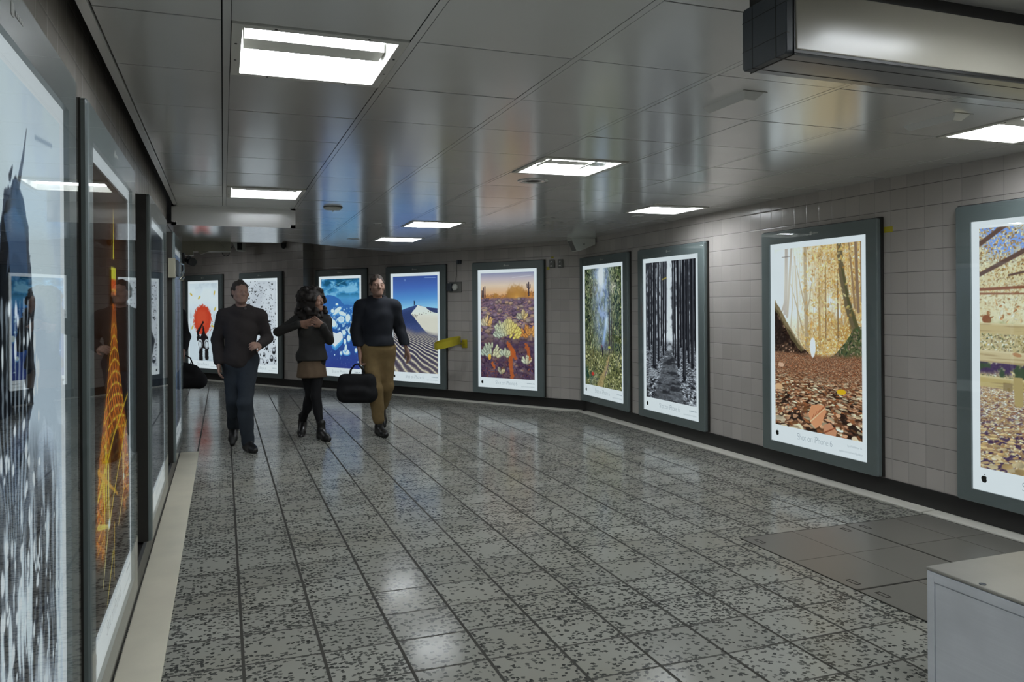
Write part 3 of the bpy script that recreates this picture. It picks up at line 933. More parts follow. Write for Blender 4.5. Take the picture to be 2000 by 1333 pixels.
def mat_wall(name='glazed_wall_tiles', px=.155, pz=.1585, ox=0., oz=.1415, a=(175, 169, 163), b=(189, 183, 177), joint_col=(100, 97, 93)):
    t = NT(name)
    x, y, z = t.xyz()
    fx = t.M('DIVIDE', t.M('SUBTRACT', x, ox - 200 * px), px)
    fz = t.M('DIVIDE', t.M('SUBTRACT', z, oz - 20 * pz), pz)
    r = t.rand(t.comb(t.M('FLOOR', fx), t.M('FLOOR', fz)))
    gx = t.M('ABSOLUTE', t.M('SUBTRACT', t.M('FRACT', fx), .5))
    gz = t.M('ABSOLUTE', t.M('SUBTRACT', t.M('FRACT', fz), .5))
    j = t.M('MAXIMUM', t.M('MULTIPLY', t.ramp(gx, .486, .494), .45), t.ramp(gz, .483, .491))
    pil = t.M('MAXIMUM', t.ramp(gx, .45, .5), t.ramp(gz, .45, .5))
    c = t.mix(r, rgb(*a), rgb(*b))
    c = t.mix(t.ramp(t.noise(1.3, 4), .45, .7), c, tuple(v * .9 for v in rgb(*b)))
    c = t.mix(j, c, rgb(*joint_col))
    return t.bsdf(c, t.M('ADD', .2, t.M('MULTIPLY', j, .5)), 0, .5, t.M('SUBTRACT', 1., pil), .0016, .5)


def mat_ceiling():
    t = NT('painted_metal_ceiling_panels')
    x, y, z = t.xyz()
    n = t.noise(2.2, 4)
    c = t.mix(n, rgb(218, 218, 215), rgb(228, 229, 228))
    return t.bsdf(c, t.M('ADD', .17, t.M('MULTIPLY', t.noise(5, 3), .06)), 0, .8, coat=.9, coat_rough=.17)


def mat_glass():
    t = NT('clear_cover_glass')
    g = t.n('NewGeometry')
    d = t.n('VectorMath', operation='DOT_PRODUCT')
    t.t.links.new(g.outputs['Normal'], d.inputs[0])
    t.t.links.new(g.outputs['Incoming'], d.inputs[1])
    k = t.M('SUBTRACT', 1., t.M('ABSOLUTE', d.outputs['Value']), clamp=True)
    fres = t.M('ADD', .022, t.M('MULTIPLY', t.M('POWER', k, 5.), .52))
    tr = t.n('BsdfTransparent')
    tr.inputs[0].default_value = (.985, .99, .985, 1)
    gl = t.n('BsdfGlossy')
    gl.inputs[0].default_value = (1, 1, 1, 1)
    gl.inputs[1].default_value = .01
    mx = t.n('MixShader')
    t.put(mx.inputs[0], fres)
    t.t.links.new(tr.outputs[0], mx.inputs[1])
    t.t.links.new(gl.outputs[0], mx.inputs[2])
    t.t.links.new(mx.outputs[0], t.out.inputs[0])
    return t.m


def mat_emit(name, col, power, var=0.):
    t = NT(name)
    t.xyz()
    e = t.n('Emission')
    c = rgb(*col)
    t.put(e.inputs[0], t.mix(t.noise(3.5, 3), tuple(v * (1 - var) for v in c), c) if var else c)
    e.inputs[1].default_value = power
    t.t.links.new(e.outputs[0], t.out.inputs[0])
    return t.m


def mat_film():
    """printed transparency: lets the lit sheet behind shine through, tinted by the print"""
    t = NT('printed_transparency')
    a = t.n('VertexColor')
    a.layer_name = 'print'
    tr = t.n('BsdfTransparent')
    t.t.links.new(a.outputs[0], tr.inputs[0])
    t.t.links.new(tr.outputs[0], t.out.inputs[0])
    return t.m


def mat_ink(name, col):
    t = NT(name)
    tr = t.n('BsdfTransparent')
    t.put(tr.inputs[0], rgb(*col))
    t.t.links.new(tr.outputs[0], t.out.inputs[0])
    return t.m


def mat_brushed(name, col, rough=.32, metal=1., ax=0):
    t = NT(name)
    x, y, z = t.xyz()
    sc = {0: (3, 160, 160), 1: (160, 3, 160), 2: (160, 160, 3)}[ax]
    mp = t.n('Mapping')
    mp.inputs['Scale'].default_value = sc
    t.t.links.new(t.vec, mp.inputs[0])
    n = t.noise(1., 3, vec=mp.outputs[0])
    bl = t.noise(4, 4)
    c = rgb(*col)
    cc = t.mix(n, tuple(v * .86 for v in c), c)
    cc = t.mix(t.ramp(bl, .35, .8), cc, tuple(v * .8 for v in c))
    return t.bsdf(cc, t.M('ADD', rough, t.M('MULTIPLY', n, .15)), metal, .5, n, .0004, .2)


M_FLOOR = mat_floor()
M_WALL = mat_wall()
M_CEIL = mat_ceiling()
M_GLASS = mat_glass()
M_FILM = mat_film()
M_GAP_SHADE = plain('gap_shade_black', (26, 26, 26), .9, spec=.1)  # black filler that stands for the shade in the ceiling gaps
M_UPPER = plain('dark_grey_slab', (58, 56, 52), .9, spec=.2)  # one dark grey over the whole upper slab
M_TRIM = plain('pale_ceiling_trim', (128, 127, 121), .35, var=.06)
M_KERB = plain('pale_stone_kerb', (224, 221, 210), .5, var=.1, scale=5, bump=.1)
M_KERB_L = plain('buff_stone_kerb', (224, 218, 198), .55, var=.14, scale=4, bump=.15)
M_SKIRT = plain('black_skirting_tile', (32, 31, 30), .35, var=.2)
M_FRAME = plain('grey_green_frame', (112, 123, 124), .35, var=.05)
M_FRAME_BACK = plain('black_case', (38, 37, 34), .5)
M_SHEET = mat_emit('lit_white_sheet', (230, 243, 249), SHEET_POWER, .1)
M_INK = mat_ink('pale_grey_ink', (176, 184, 190))
M_INK2 = mat_ink('faint_grey_ink', (196, 202, 206))
M_INK_DARK = mat_ink('black_ink', (24, 24, 22))
M_BADGE = plain('white_badge', (196, 200, 196), .5)
M_TUBE = mat_emit('fluorescent_tube', (243, 249, 255), TUBE_POWER)
M_LAMPWHITE = plain('white_lamp_enamel', (226, 226, 218), .45, var=.03)
M_LAMPFRAME = plain('lamp_frame_enamel', (214, 213, 206), .4, var=.05)
M_CREAM = plain('cream_enamel', (150, 148, 132), .4, var=.06)
M_WHITEPLASTIC = plain('off_white_plastic', (212, 214, 206), .45, var=.05)
M_BLACKPLASTIC = plain('black_plastic', (22, 22, 22), .5)
M_GREYPLASTIC = plain('grey_plastic', (112, 112, 108), .5)
M_YELLOW = plain('yellow_paint', (186, 172, 40), .45, var=.1)
M_STEEL = mat_brushed('brushed_steel', (240, 244, 250), .34, .08, ax=1)
M_STEELTOP = mat_brushed('brushed_steel_top', (176, 174, 166), .3, .4, ax=0)
M_ALU = mat_brushed('brushed_aluminium', (150, 154, 158), .25, .9, ax=0)
M_SIGNFACE = plain('opal_sign_face', (164, 160, 148), .22, var=.05, scale=1.5)
M_SIGNDARK = plain('slate_sign_end', (62, 68, 74), .5, var=.06)
M_CHROME = plain('chrome', (200, 198, 186), .15, 1.)
M_COVER = plain('grey_cover_tile', (112, 110, 104), .32, var=.1, scale=40)
M_COVERSEAM = plain('dark_metal_edge', (48, 47, 44), .4, .5)
# ------------------------------------------------------------------ the passage
CX0, CW, CY0, CD = .0023, .6412, 2.7935, .6309        # ceiling grid


def ceil_z(y):
    return 2.458 - .01 * max(0., min(y, 14.) - 6.)


BD = Vector((.549, -.836, 0)).normalized()            # along the back wall, left to right
BN = Vector((.836, .549, 0)).normalized()             # away from the viewer
BA = Vector((4.72, 10.13, 0))                         # on the right part of the back wall (skirting face)
BL = Vector((1.37, 14.80, 0))                         # left part, which stands forward
ROT_BACK = math.atan2(BD.y, BD.x)
ROT_RIGHT = -math.pi / 2
ROT_LEFT = math.pi / 2


def slab_wall(name, p, rot, x0, x1, z0, z1, mat, th=.15):
    """a wall whose face passes through p; local x runs to the viewer's right, local +y into the wall"""
    o = MB().box(x0, x1, 0, th, z0, z1).build(name, mat)
    o.location = p
    o.rotation_euler = (0, 0, rot)
    return struct(o)


fl = MB().add([(4.95, -3, 0), (4.95, 10.2, 0), (1.7, 15.2, 0), (-2.95, 22.0, 0), (-3.1, 22.0, 0), (-3.1, 8.8, 0), (-.5, 8.8, 0), (-.6, -3, 0)], [(0, 1, 2, 3, 4, 5, 6, 7)])
floor = struct(fl.build('floor', M_FLOOR, recalc=False))

slab_wall('wall_right', (4.80, 0, 0), ROT_RIGHT, -10.06, 3.0, 0, 2.95, M_WALL)
cpt = BA + BN * .01
slab_wall('wall_back_right', cpt, ROT_BACK, -5.78, .17, 0, 2.95, M_WALL)
cpl = BL + BN * .01
slab_wall('wall_back_left', cpl, ROT_BACK, -8.2, 0.0, 0, 2.95, M_WALL, th=.30)
slab_wall('wall_left', (-.48, 0, 0), ROT_LEFT, -3.0, 8.86, 0, 2.95, M_WALL)
slab_wall('wall_passage', (-3.0, 15, 0), ROT_LEFT, -6.2, 7.0, 0, 2.95, M_WALL)
slab_wall('wall_passage_near', (-1.8, 8.86, 0), math.pi, -1.18, 1.3, 0, 2.95, M_WALL)
slab_wall('wall_rear', (2.2, -3.0, 0), math.pi, -2.75, 2.85, 0, 2.95, M_WALL)

# baseboards (black) and pale stone kerbs
o = struct(MB().box(-10.03, 3.0, 0, .01, 0, .144).build('baseboard_right', M_SKIRT))
o.location, o.rotation_euler = (4.79, 0, 0), (0, 0, ROT_RIGHT)
o = struct(MB().box(-5.72, .13, 0, .01, 0, .144).build('baseboard_back_right', M_SKIRT))
o.location, o.rotation_euler = BA, (0, 0, ROT_BACK)
o = struct(MB().box(-8.0, 0.01, 0, .01, 0, .144).build('baseboard_back_left', M_SKIRT))
o.location, o.rotation_euler = BL, (0, 0, ROT_BACK)
o = struct(MB().prism([(-.479, 0), (-.425, 0), (-.428, .12), (-.44, .14), (-.479, .14)], 1, -2.99, 8.85).build('baseboard_left', M_SKIRT))
kr = MB()
kr.box(4.65, 4.79, 4.25, 9.98, 0, .012).box(4.65, 4.79, -2.98, 4.235, 0, .012)
struct(kr.build('trim_1', M_KERB, bevel=.003))
o = struct(MB().box(-5.7, .06, -.14, 0, 0, .012).build('trim_2', M_KERB, bevel=.003))
o.location, o.rotation_euler = BA, (0, 0, ROT_BACK)
o = struct(MB().box(-7.9, .0, -.13, 0, 0, .012).build('trim_3', M_KERB, bevel=.003))
o.location, o.rotation_euler = BL, (0, 0, ROT_BACK)
struct(MB().box(-.42, -.242, -2.98, 8.75, 0, .008).build('trim_4', M_KERB_L, bevel=.003))

# suspended ceiling: separate metal panels between slim bearers, open cells where the lamps sit
LAMPS = [(0, 0), (0, 6), (3, 3), (3, 9), (3, 12), (6, 6), (6, 0), (3, -3), (0, -6), (6, -6)]
random.seed(3)


def ceiling():
    bm = bmesh.new()

    def quad_box(x0, x1, y0, y1, z0, z1, tx=0., ty=0., mi=0):
        vs = []
        for z in (z0, z1):
            for (x, y) in ((x0, y0), (x1, y0), (x1, y1), (x0, y1)):
                vs.append(bm.verts.new((x, y, z + ceil_z(y) + tx * (x - (x0 + x1) / 2) + ty * (y - (y0 + y1) / 2))))
        for f in ((0, 1, 2, 3), (7, 6, 5, 4), (0, 4, 5, 1), (1, 5, 6, 2), (2, 6, 7, 3), (3, 7, 4, 0)):
            bm.faces.new([vs[i] for i in f]).material_index = mi
    for i in range(-1, 8):
        for j in range(-9, 17):
            if i <= 0 and j >= 8:
                continue
            x0 = CX0 + CW * i + .03 if i >= 0 else -.385
            x1 = CX0 + CW * (i + 1)
            y0, y1 = CY0 + CD * j + .0035, CY0 + CD * (j + 1) - .0035
            if y0 < -3.0:
                y0 = -2.99
            quad_box(x0 - .001, x1, y1 - .0005, y1 + .0075, .0035, .02, mi=1)  # black strip laid in the panel gap as its shade
            if (i, j) in LAMPS:
                continue
            quad_box(x0, x1 - .003, y0, y1, 0, .018, random.uniform(-.002, .002), random.uniform(-.0025, .0025))
    for i in range(0, 8):                                   # bearers along the passage
        x0 = CX0 + CW * i
        y_end = CY0 + CD * (8 if i <= 0 else 17)
        y = -2.99
        while y < y_end - .01:
            y2 = min(y + CD * 2, y_end)
            quad_box(x0 + .002, x0 + .028, y + .001, y2 - .001, .001, .03)
            quad_box(x0 - .0045, x0 + .0035, y, y2, .0035, .02, mi=1)  # black strips beside the bearer, also drawn as gap shade
            quad_box(x0 + .0265, x0 + .0315, y, y2, .0035, .02, mi=1)
            y = y2
    quad_box(-.421, -.389, -2.99, CY0 + CD * 8, -.004, .03)     # edge trim on the left
    for no, co in (((BN.x, BN.y, 0), BA + BN * .008), ((-.66, .751, 0), (1.06, 11.5, 0)), ((1, 0, 0), (4.799, 0, 0))):
        bmesh.ops.bisect_plane(bm, geom=list(bm.verts) + list(bm.edges) + list(bm.faces), dist=1e-5, plane_co=co, plane_no=no, clear_outer=True)
    bmesh.ops.recalc_face_normals(bm, faces=list(bm.faces))
    me = bpy.data.meshes.new('ceiling')
    bm.to_mesh(me)
    bm.free()
    me.materials.append(M_CEIL)
    me.materials.append(M_GAP_SHADE)
    return struct(link('ceiling', me))


ceiling()
struct(MB().box(-3.1, 4.95, -3.1, 22, 2.95, 3.05).build('ceiling_slab', M_UPPER))

# dropped box under the ceiling on the left, beyond the second lamp
bk = MB()
bk.box(-.44, .655, CY0 + CD * 8, 7.86, 2.262, 2.45)
for x0, x1, z0, z1 in ((-.44, .66, 2.255, 2.283), (-.44, .66, 2.425, 2.446), (-.44, -.40, 2.255, 2.446), (.615, .66, 2.255, 2.446)):
    bk.box(x0, x1, CY0 + CD * 8 - .006, 7.86, z0, z1)
for k in range(8):
    bk.box(-.40 + .142 * k, -.396 + .142 * k, CY0 + CD * 8 - .008, 7.85, 2.268, 2.272)
bk.box(.648, .66, 7.84, 9.77, 2.262, 2.45)
bk.box(-.475, .66, 9.76, 9.77, 2.262, 2.45)
for k in range(3):
    bk.box(-.475, .652, 7.85 + .637 * k, 7.85 + .637 * (k + 1) - .004, 2.258, 2.27)
struct(bk.build('trim_5', M_CEIL))
# ------------------------------------------------------------------ backlit poster cases
PIC_CACHE = {}


def text_mesh(name, body, size, mat, parent, loc, align='LEFT', sx=1., thin=0., space=1.):
    cu = bpy.data.curves.new(name, 'FONT')
    cu.body = body
    cu.size = size
    cu.align_x = align
    cu.offset = thin
    cu.space_character = space
    cu.resolution_u = 4
    tmp = bpy.data.objects.new(name, cu)
    COL.objects.link(tmp)
    dg = bpy.context.evaluated_depsgraph_get()
    me = bpy.data.meshes.new_from_object(tmp.evaluated_get(dg))
    bpy.data.objects.remove(tmp, do_unlink=True)
    bpy.data.curves.remove(cu)
    me.transform(Matrix.Diagonal((sx, 1, 1, 1)))
    me.transform(Matrix.Rotation(math.pi / 2, 4, 'X'))
    me.transform(Matrix.Translation(loc))
    me.materials.clear()
    me.materials.append(mat)
    me.name = name
    return link(name, me, parent)


def print_mesh(name, img, x0, x1, z0, z1, y, parent):
    """a flat print: one vertex per picture cell, colours stored on the vertices"""
    h, w = img.shape[:2]
    me = bpy.data.meshes.new(name)
    X, Z = np.meshgrid(np.linspace(x0, x1, w), np.linspace(z1, z0, h))
    co = np.stack([X, np.full(X.shape, y), Z], -1).reshape(-1, 3)
    i = np.arange(h * w).reshape(h, w)
    q = np.stack([i[1:, :-1], i[1:, 1:], i[:-1, 1:], i[:-1, :-1]], -1).reshape(-1, 4)
    me.vertices.add(h * w)
    me.vertices.foreach_set('co', co.ravel())
    me.loops.add(q.size)
    me.loops.foreach_set('vertex_index', q.ravel())
    me.polygons.add(len(q))
    me.polygons.foreach_set('loop_start', np.arange(0, q.size, 4))
    me.polygons.foreach_set('loop_total', np.full(len(q), 4))
    a = me.color_attributes.new('print', 'FLOAT_COLOR', 'POINT')
    lin = s2l(np.clip(img, 0, 1) * 255.) / max(SHEET_POWER, .01)
    a.data.foreach_set('color', np.concatenate([np.clip(lin, 0, 1), np.ones((h, w, 1))], -1).astype(np.float32).ravel())
    me.update(calc_edges=True)
    me.materials.append(M_FILM)
    return link(name, me, parent)


def rounded(x0, x1, z0, z1, r, n=4):
    P = []
    for cx, cz, a0 in ((x1 - r, z1 - r, 0), (x0 + r, z1 - r, 90), (x0 + r, z0 + r, 180), (x1 - r, z0 + r, 270)):
        for k in range(n + 1):
            a = math.radians(a0 + 90 * k / n)
            P.append((cx + r * math.cos(a), cz + r * math.sin(a)))
    return P


def emblem_mesh(mb, cx, cz, s, y):
    """bitten round fruit with a leaf"""
    P = []
    for k in range(40):
        a = 2 * math.pi * k / 40
        r = 1 - .10 * math.cos(2 * a) * (math.sin(a) < 0) - .16 * max(0, math.sin(a)) ** 12 - .12 * max(0, -math.sin(a)) ** 16
        px, pz = r * math.cos(a) * .92, r * math.sin(a) * .98
        bx, bz, br = 1.12, .12, .46
        d = math.hypot(px - bx, pz - bz)
        if d < br:
            px, pz = bx + (px - bx) * br / d, bz + (pz - bz) * br / d
            px = min(px, bx - math.sqrt(max(0, br ** 2 - (pz - bz) ** 2)))
        P.append((px, pz))
    n = len(P)
    mb.add([(cx - .1 * s, y, cz)] + [(cx + p[0] * s, y, cz + p[1] * s) for p in P], [(0, 1 + k, 1 + (k + 1) % n) for k in range(n)])
    L = [(.02, 1.02), (.08, 1.3), (.34, 1.52), (.34, 1.25), (.2, 1.06)]
    mb.add([(cx + p[0] * s, y, cz + p[1] * s) for p in L], [tuple(range(5))])
    return mb


def poster_case(label, loc, rot, W, D, pic, nx, shell=.035, backing=True, credit='bar'):
    """wall-hung backlit case; local x to the viewer's right, -y towards the viewer, z up from its lower edge"""
    H = 2.005
    k = W / 1.40
    t = thing('poster_lightbox', label, 'lit poster', loc, rot, 'backlit poster cases along the passage walls')
    bw, bb, bt = .115 * k, .09, .115
    y = -D
    out = rounded(-W / 2, W / 2, 0, H, .018)
    inn = rounded(-W / 2 + bw, W / 2 - bw, bb, H - bt, .002)
    n = len(out)
    sh = .006
    of = rounded(-W / 2 + sh, W / 2 - sh, sh, H - sh, .014)
    mb = MB()
    rings = [[(p[0], y + shell, p[1]) for p in out], [(p[0], y + sh, p[1]) for p in out], [(p[0], y, p[1]) for p in of],
             [(p[0], y, p[1]) for p in inn], [(p[0], y + .016, p[1]) for p in inn]]
    vs = [q for r in rings for q in r]
    fs = [(a * n + i, a * n + (i + 1) % n, (a + 1) * n + (i + 1) % n, (a + 1) * n + i) for a in range(4) for i in range(n)]
    fs.append(tuple(range(n)))
    mb.add(vs, fs)
    mb.build('frame', M_FRAME, t)
    MB().box(-W / 2 + .002 if D > .07 else -W / 2 - .008, W / 2 - .002 if D > .07 else W / 2 + .008, y + shell, -.0005, .002, H - .002 if D > .07 else H + .008).build('back_case', M_FRAME_BACK, t)  # on shallow cases the black rim overhangs the frame to draw a shadow line
    # lit sheet with its white margins, printed picture, caption line
    x0, x1, z0, z1 = -W / 2 + bw, W / 2 - bw, bb, H - bt
    pw, ph = x1 - x0, z1 - z0
    ys = y + .014
    sh_o = MB().add([(x0, ys, z0), (x1, ys, z0), (x1, ys, z1), (x0, ys, z1)], [(0, 1, 2, 3)]).build('poster', M_SHEET, t, recalc=False)
    fx0, fx1, fz0, fz1 = x0 + .05 * pw, x1 - .05 * pw, z0 + .085 * ph, z1 - .028 * ph
    key = (pic.__name__, nx)
    if key not in PIC_CACHE:
        PIC_CACHE[key] = pic(nx, int(nx * 1.515))
    print_mesh('photograph', PIC_CACHE[key], fx0, fx1, fz0, fz1, ys - .001, sh_o)
    yi = ys - .0012
    emblem_mesh(MB(), fx0 + .022 * pw, z0 + .044 * ph, .0135 * ph, yi).build('emblem', M_INK_DARK, sh_o, recalc=False)
    text_mesh('caption', 'Shot on iPhone 6', .082, M_INK, sh_o, ((x0 + x1) / 2 - .02, yi, z0 + .032 * ph), 'CENTER', .82 * k, -.0012, .93)
    text_mesh('web_address', 'apple.com/uk/worldgallery', .026, M_INK2, sh_o, (fx1, yi, z0 + .022 * ph), 'RIGHT', .92 * k)
    if credit == 'text':
        text_mesh('byline', 'by Waldemar N.', .026, M_INK2, sh_o, (fx1, yi, z0 + .05 * ph), 'RIGHT', .92 * k)
    else:
        m = MB()
        for a, b in ((-.14, -.125), (-.118, -.05), (-.042, -.0)):
            m.add([(fx1 + a, yi, z0 + .05 * ph), (fx1 + b, yi, z0 + .05 * ph), (fx1 + b, yi, z0 + .057 * ph), (fx1 + a, yi, z0 + .057 * ph)], [(0, 1, 2, 3)])
        m.build('byline', M_INK2, sh_o, recalc=False)
    # maker's mark on the top rail
    m = MB()
    zc = H - bt * .48
    m.prism(rounded(-.045, -.018, zc - .014, zc + .014, .006), 1, y - .0012, y + .001)
    for a, b in ((-.010, .006), (.009, .022), (.025, .040), (.043, .055)):
        m.box(a, b, y - .0012, y + .001, zc - .006, zc + .004)
    m.build('badge', M_BADGE, t)
    MB().box(-W / 2 + .012, W / 2 - .012, y - .0055, y - .0022, .012, H - .012).build('glass_cover', M_GLASS, t)
    return t


def back_at(base, s, off=0.):
    p = base - BD * (-s) if False else base + BD * s
    return (p.x, p.y, .15)


ZB = .15
poster_case('lit poster of autumn leaves in a forest gully, second nearest on the right wall', (4.80, 5.42, ZB), ROT_RIGHT, 1.39, .06, paint_autumn_gully, 330, credit='text')
poster_case('lit poster of fallen leaves below a wooden rail fence, nearest one on the right wall', (4.80, 3.335, ZB), ROT_RIGHT, 1.40, .06, paint_leaf_fence, 300)
poster_case('lit black and white poster of tall bare pines along a path', (4.80, 7.757, ZB), ROT_RIGHT, 1.41, .06, paint_mono_pines, 230)
poster_case('lit poster of a green forest with a pale blue sunbeam, beside the wall corner', (4.80, 9.44, ZB), ROT_RIGHT, 1.425, .06, paint_sunbeam_forest, 190)
W0 = BA + BN * .01
W1 = BL + BN * .01
for label, base, s0, s1, pic, nx in (
        ('lit poster of pale cacti under an orange dusk sky', W0, -1.905, -.567, paint_cholla, 230),
        ('lit poster of a rippled sand dune under blue sky, left of the yellow ring', W0, -3.801, -2.466, paint_dune, 220),
        ('lit blue poster of white ice bubbles with a heart shape', W0, -5.642, -4.291, paint_ice_bubbles, 190),
        ('lit grey poster of water drops, partly hidden by the man in the dark shirt', W1, -1.887, -.574, paint_raindrops, 200),
        ('lit white poster with a red disc and black figure, farthest on the back wall', W1, -3.805, -2.481, paint_red_round, 160)):
    c = base + BD * ((s0 + s1) / 2)
    poster_case(label, (c.x, c.y, ZB), ROT_BACK, s1 - s0, .06, pic, nx)
for label, y0, pic, nx in (('lit black and white poster of splashing water, nearest one on the left wall', 1.155, paint_splash, 250),
                           ('lit poster of an orange lattice tower at night on the left wall', 2.745, paint_lit_tower, 250),
                           ('dim grey poster case full of reflections, between the tower poster and the cream lock box', 4.97, paint_grey_mist, 80),
                           ('dim blue-grey poster case at the far end of the left wall', 7.40, paint_grey_fin, 80)):
    poster_case(label, (-.48, y0 + .70, ZB), ROT_LEFT, 1.40, .087, pic, nx, shell=.018)
# ------------------------------------------------------------------ ceiling lamps
def ceiling_lamp():
    """recessed twin-tube lamp; origin at the middle of its cell, z = 0 at the ceiling face"""
    t = thing('ceiling_lamp', 'x', 'ceiling light', (0, 0, 0), 0, 'recessed fluorescent lamps in the ceiling')
    hx, hy = (CW - .03) / 2 - .002, CD / 2 - .004
    fb = .034
    m = MB()
    for a in ((-hx, hx, -hy, -hy + fb), (-hx, hx, hy - fb, hy), (-hx, -hx + fb, -hy + fb, hy - fb), (hx - fb, hx, -hy + fb, hy - fb)):
        m.box(a[0], a[1], a[2], a[3], -.006, .012)
    m.build('frame', M_LAMPFRAME, t)
    ix, iy, d = hx - fb + .001, hy - fb + .001, .105
    v = [(-ix, -iy, .0), (ix, -iy, .0), (ix, iy, .0), (-ix, iy, .0), (-ix + .01, -iy + .03, d), (ix - .01, -iy + .03, d), (ix - .01, iy - .03, d), (-ix + .01, iy - .03, d)]
    MB().add(v, [(4, 5, 6, 7), (0, 1, 5, 4), (1, 2, 6, 5), (2, 3, 7, 6), (3, 0, 4, 7)]).build('housing', M_LAMPWHITE, t, recalc=False)
    MB().prism([(-.085, d - .002), (-.062, .03), (.062, .03), (.085, d - .002)], 0, -ix + .012, ix - .012).build('spine', M_LAMPWHITE, t)
    for s in (-1, 1):
        MB().prism([(s * .166 + .066 * math.cos(a), .062 + .034 * math.sin(a)) for a in [6.28318 * q / 24 for q in range(24)]], 0, -ix + .03, ix - .03).build('lamp_tube', M_TUBE, t, smooth=True)
    m = MB()
    for sx in (-1, 1):
        for sy in (-1, 1):
            MB().box(sx * (ix - .03), sx * (ix - .012), sy * .145 - .016, sy * .145 + .016, .04, d - .004).build('tube_holder', M_LAMPWHITE, t)
            m.lathe([(.005, -.0075), (.005, -.006)], (sx * (hx - .016), sy * .1, 0), 10)
            m.lathe([(.005, -.0075), (.005, -.006)], (sx * .16, sy * (hy - .014), 0), 10)
    m.build('screw', M_BLACKPLASTIC, t)
    return t


LAMP_LABEL = {(0, 0): 'twin tube ceiling lamp over the near left, largest of all', (0, 6): 'ceiling lamp just in front of the dropped ceiling box',
              (3, 3): 'ceiling lamp with two hanging clips, above the round flush fitting', (3, 9): 'ceiling lamp second from the back, above the dune poster',
              (3, 12): 'farthest ceiling lamp, close to the back wall', (6, 6): 'ceiling lamp near the right wall above the black and white pine poster',
              (6, 0): 'ceiling lamp at the right edge below the hanging sign', (3, -3): 'ceiling lamp behind the viewer, middle row',
              (0, -6): 'ceiling lamp behind the viewer, left row', (6, -6): 'ceiling lamp behind the viewer, right row'}
proto = None
for (i, j) in LAMPS:
    yc = CY0 + CD * (j + .5)
    loc = (CX0 + CW * i + .03 + (CW - .03) / 2 - .001, yc, ceil_z(yc))
    if proto is None:
        proto = ceiling_lamp()
        proto.location = loc
        proto['label'] = LAMP_LABEL[(i, j)]
        lp = proto
    else:
        lp = dup(proto, loc, None, LAMP_LABEL[(i, j)])
    if (i, j) == (3, 3):
        for a in (-.20, .13):
            MB().box(a - .012, a + .012, -.285, .1, .012, .016).add(
                [(a - .012, -.27, .012), (a + .012, -.27, .012), (a + .012, -.26, .075), (a - .012, -.26, .075)], [(0, 1, 2, 3)]).build('clip', M_LAMPWHITE, lp)
        sd = MB()
        random.seed(9)
        P = [(.255, -.26), (.255, .18), (.20, .10), (.15, -.02), (.12, -.10), (.10, -.2), (.07, -.26)]
        sd.prism(P, 2, .004, .007)
        sd.build('broken_diffuser', M_GLASS, lp)

for k, (x, y, lb) in enumerate(((-1.75, 11.4, 'unseen ceiling lamp added in the side passage, nearer the left wall'), (-1.2, 15.6, 'unseen ceiling lamp added in the side passage before the red disc poster'))):
    dup(proto, (x, y, 2.94 - .11), None, lb)  # unseen lamps added to brighten the far left of the back wall

# round ceiling fittings
for label, x, y, r, drop in (('white disc detector with a pin, hanging from the ceiling before the far left wall', .985, 7.60, .085, .02),
                             ('round flush ceiling loudspeaker with a dark centre and screws', 2.25, 5.64, .12, .006),
                             ('small round ceiling grille above the ice poster', 1.66, 10.75, .085, .005),
                             ('small round ceiling grille before the far lamps', 1.64, 8.86, .05, .005),
                             ('small round ceiling grille beside the lamp near the right wall', 4.18, 7.45, .07, .005)):
    z = ceil_z(y)
    t = thing('ceiling_fitting', label, 'ceiling fitting', (x, y, z), 0, 'round fittings in the ceiling')
    if drop > .01:
        MB().lathe([(.02, 0.004), (.07, 0), (r, -.004), (r, -.016), (r * .8, -.026), (.02, -.028), (.004, -.030), (.004, -.045), (.001, -.046)], n=40).build('disc', M_WHITEPLASTIC, t, smooth=True)
        MB().lathe([(r * 1.08, 0.004), (r * 1.08, -.003), (.05, -.004)], n=40).build('base_ring', M_BLACKPLASTIC, t)
    else:
        MB().lathe([(r, .003), (r, -drop * .6), (r * .96, -drop), (r * .55, -drop), (r * .5, -.001), (.01, -.001)], n=40).build('rim', M_CEIL, t, smooth=True)
        MB().lathe([(r * .52, 0), (r * .52, -.002), (r * .3, -drop * .8), (.01, -drop)], n=32).build('grille', M_BLACKPLASTIC, t, smooth=True)
        m = MB()
        for k in range(4):
            a = .78 + k * 1.5708
            m.lathe([(.005, -drop - .001), (.005, -.001)], (r * .8 * math.cos(a), r * .8 * math.sin(a), 0), 8)
        m.build('screw', M_BLACKPLASTIC, t)

# shallow wedge fittings on the ceiling panels (right half)
for label, x in (('shallow tray-shaped ceiling fitting left of the hanging sign', 2.255), ('shallow tray-shaped ceiling fitting below the hanging sign, by the right lamp', 3.525)):
    t = thing('ceiling_tray', label, 'ceiling fitting', (x, 3.115, ceil_z(3.1)), 0, 'tray-shaped ceiling fittings')
    v = [(-.05, -.165, 0), (.055, -.165, 0), (.055, .165, 0), (-.05, .165, 0), (-.026, -.13, -.03), (.03, -.13, -.03), (.03, .145, -.03), (-.026, .145, -.03)]
    MB().add(v, [(3, 2, 1, 0), (4, 5, 6, 7), (0, 1, 5, 4), (1, 2, 6, 5), (2, 3, 7, 6), (3, 0, 4, 7)]).build('tray', M_CEIL, t)
    MB().box(-.062, .066, -.172, -.165, -.002, .001).build('edge', M_TRIM, t)

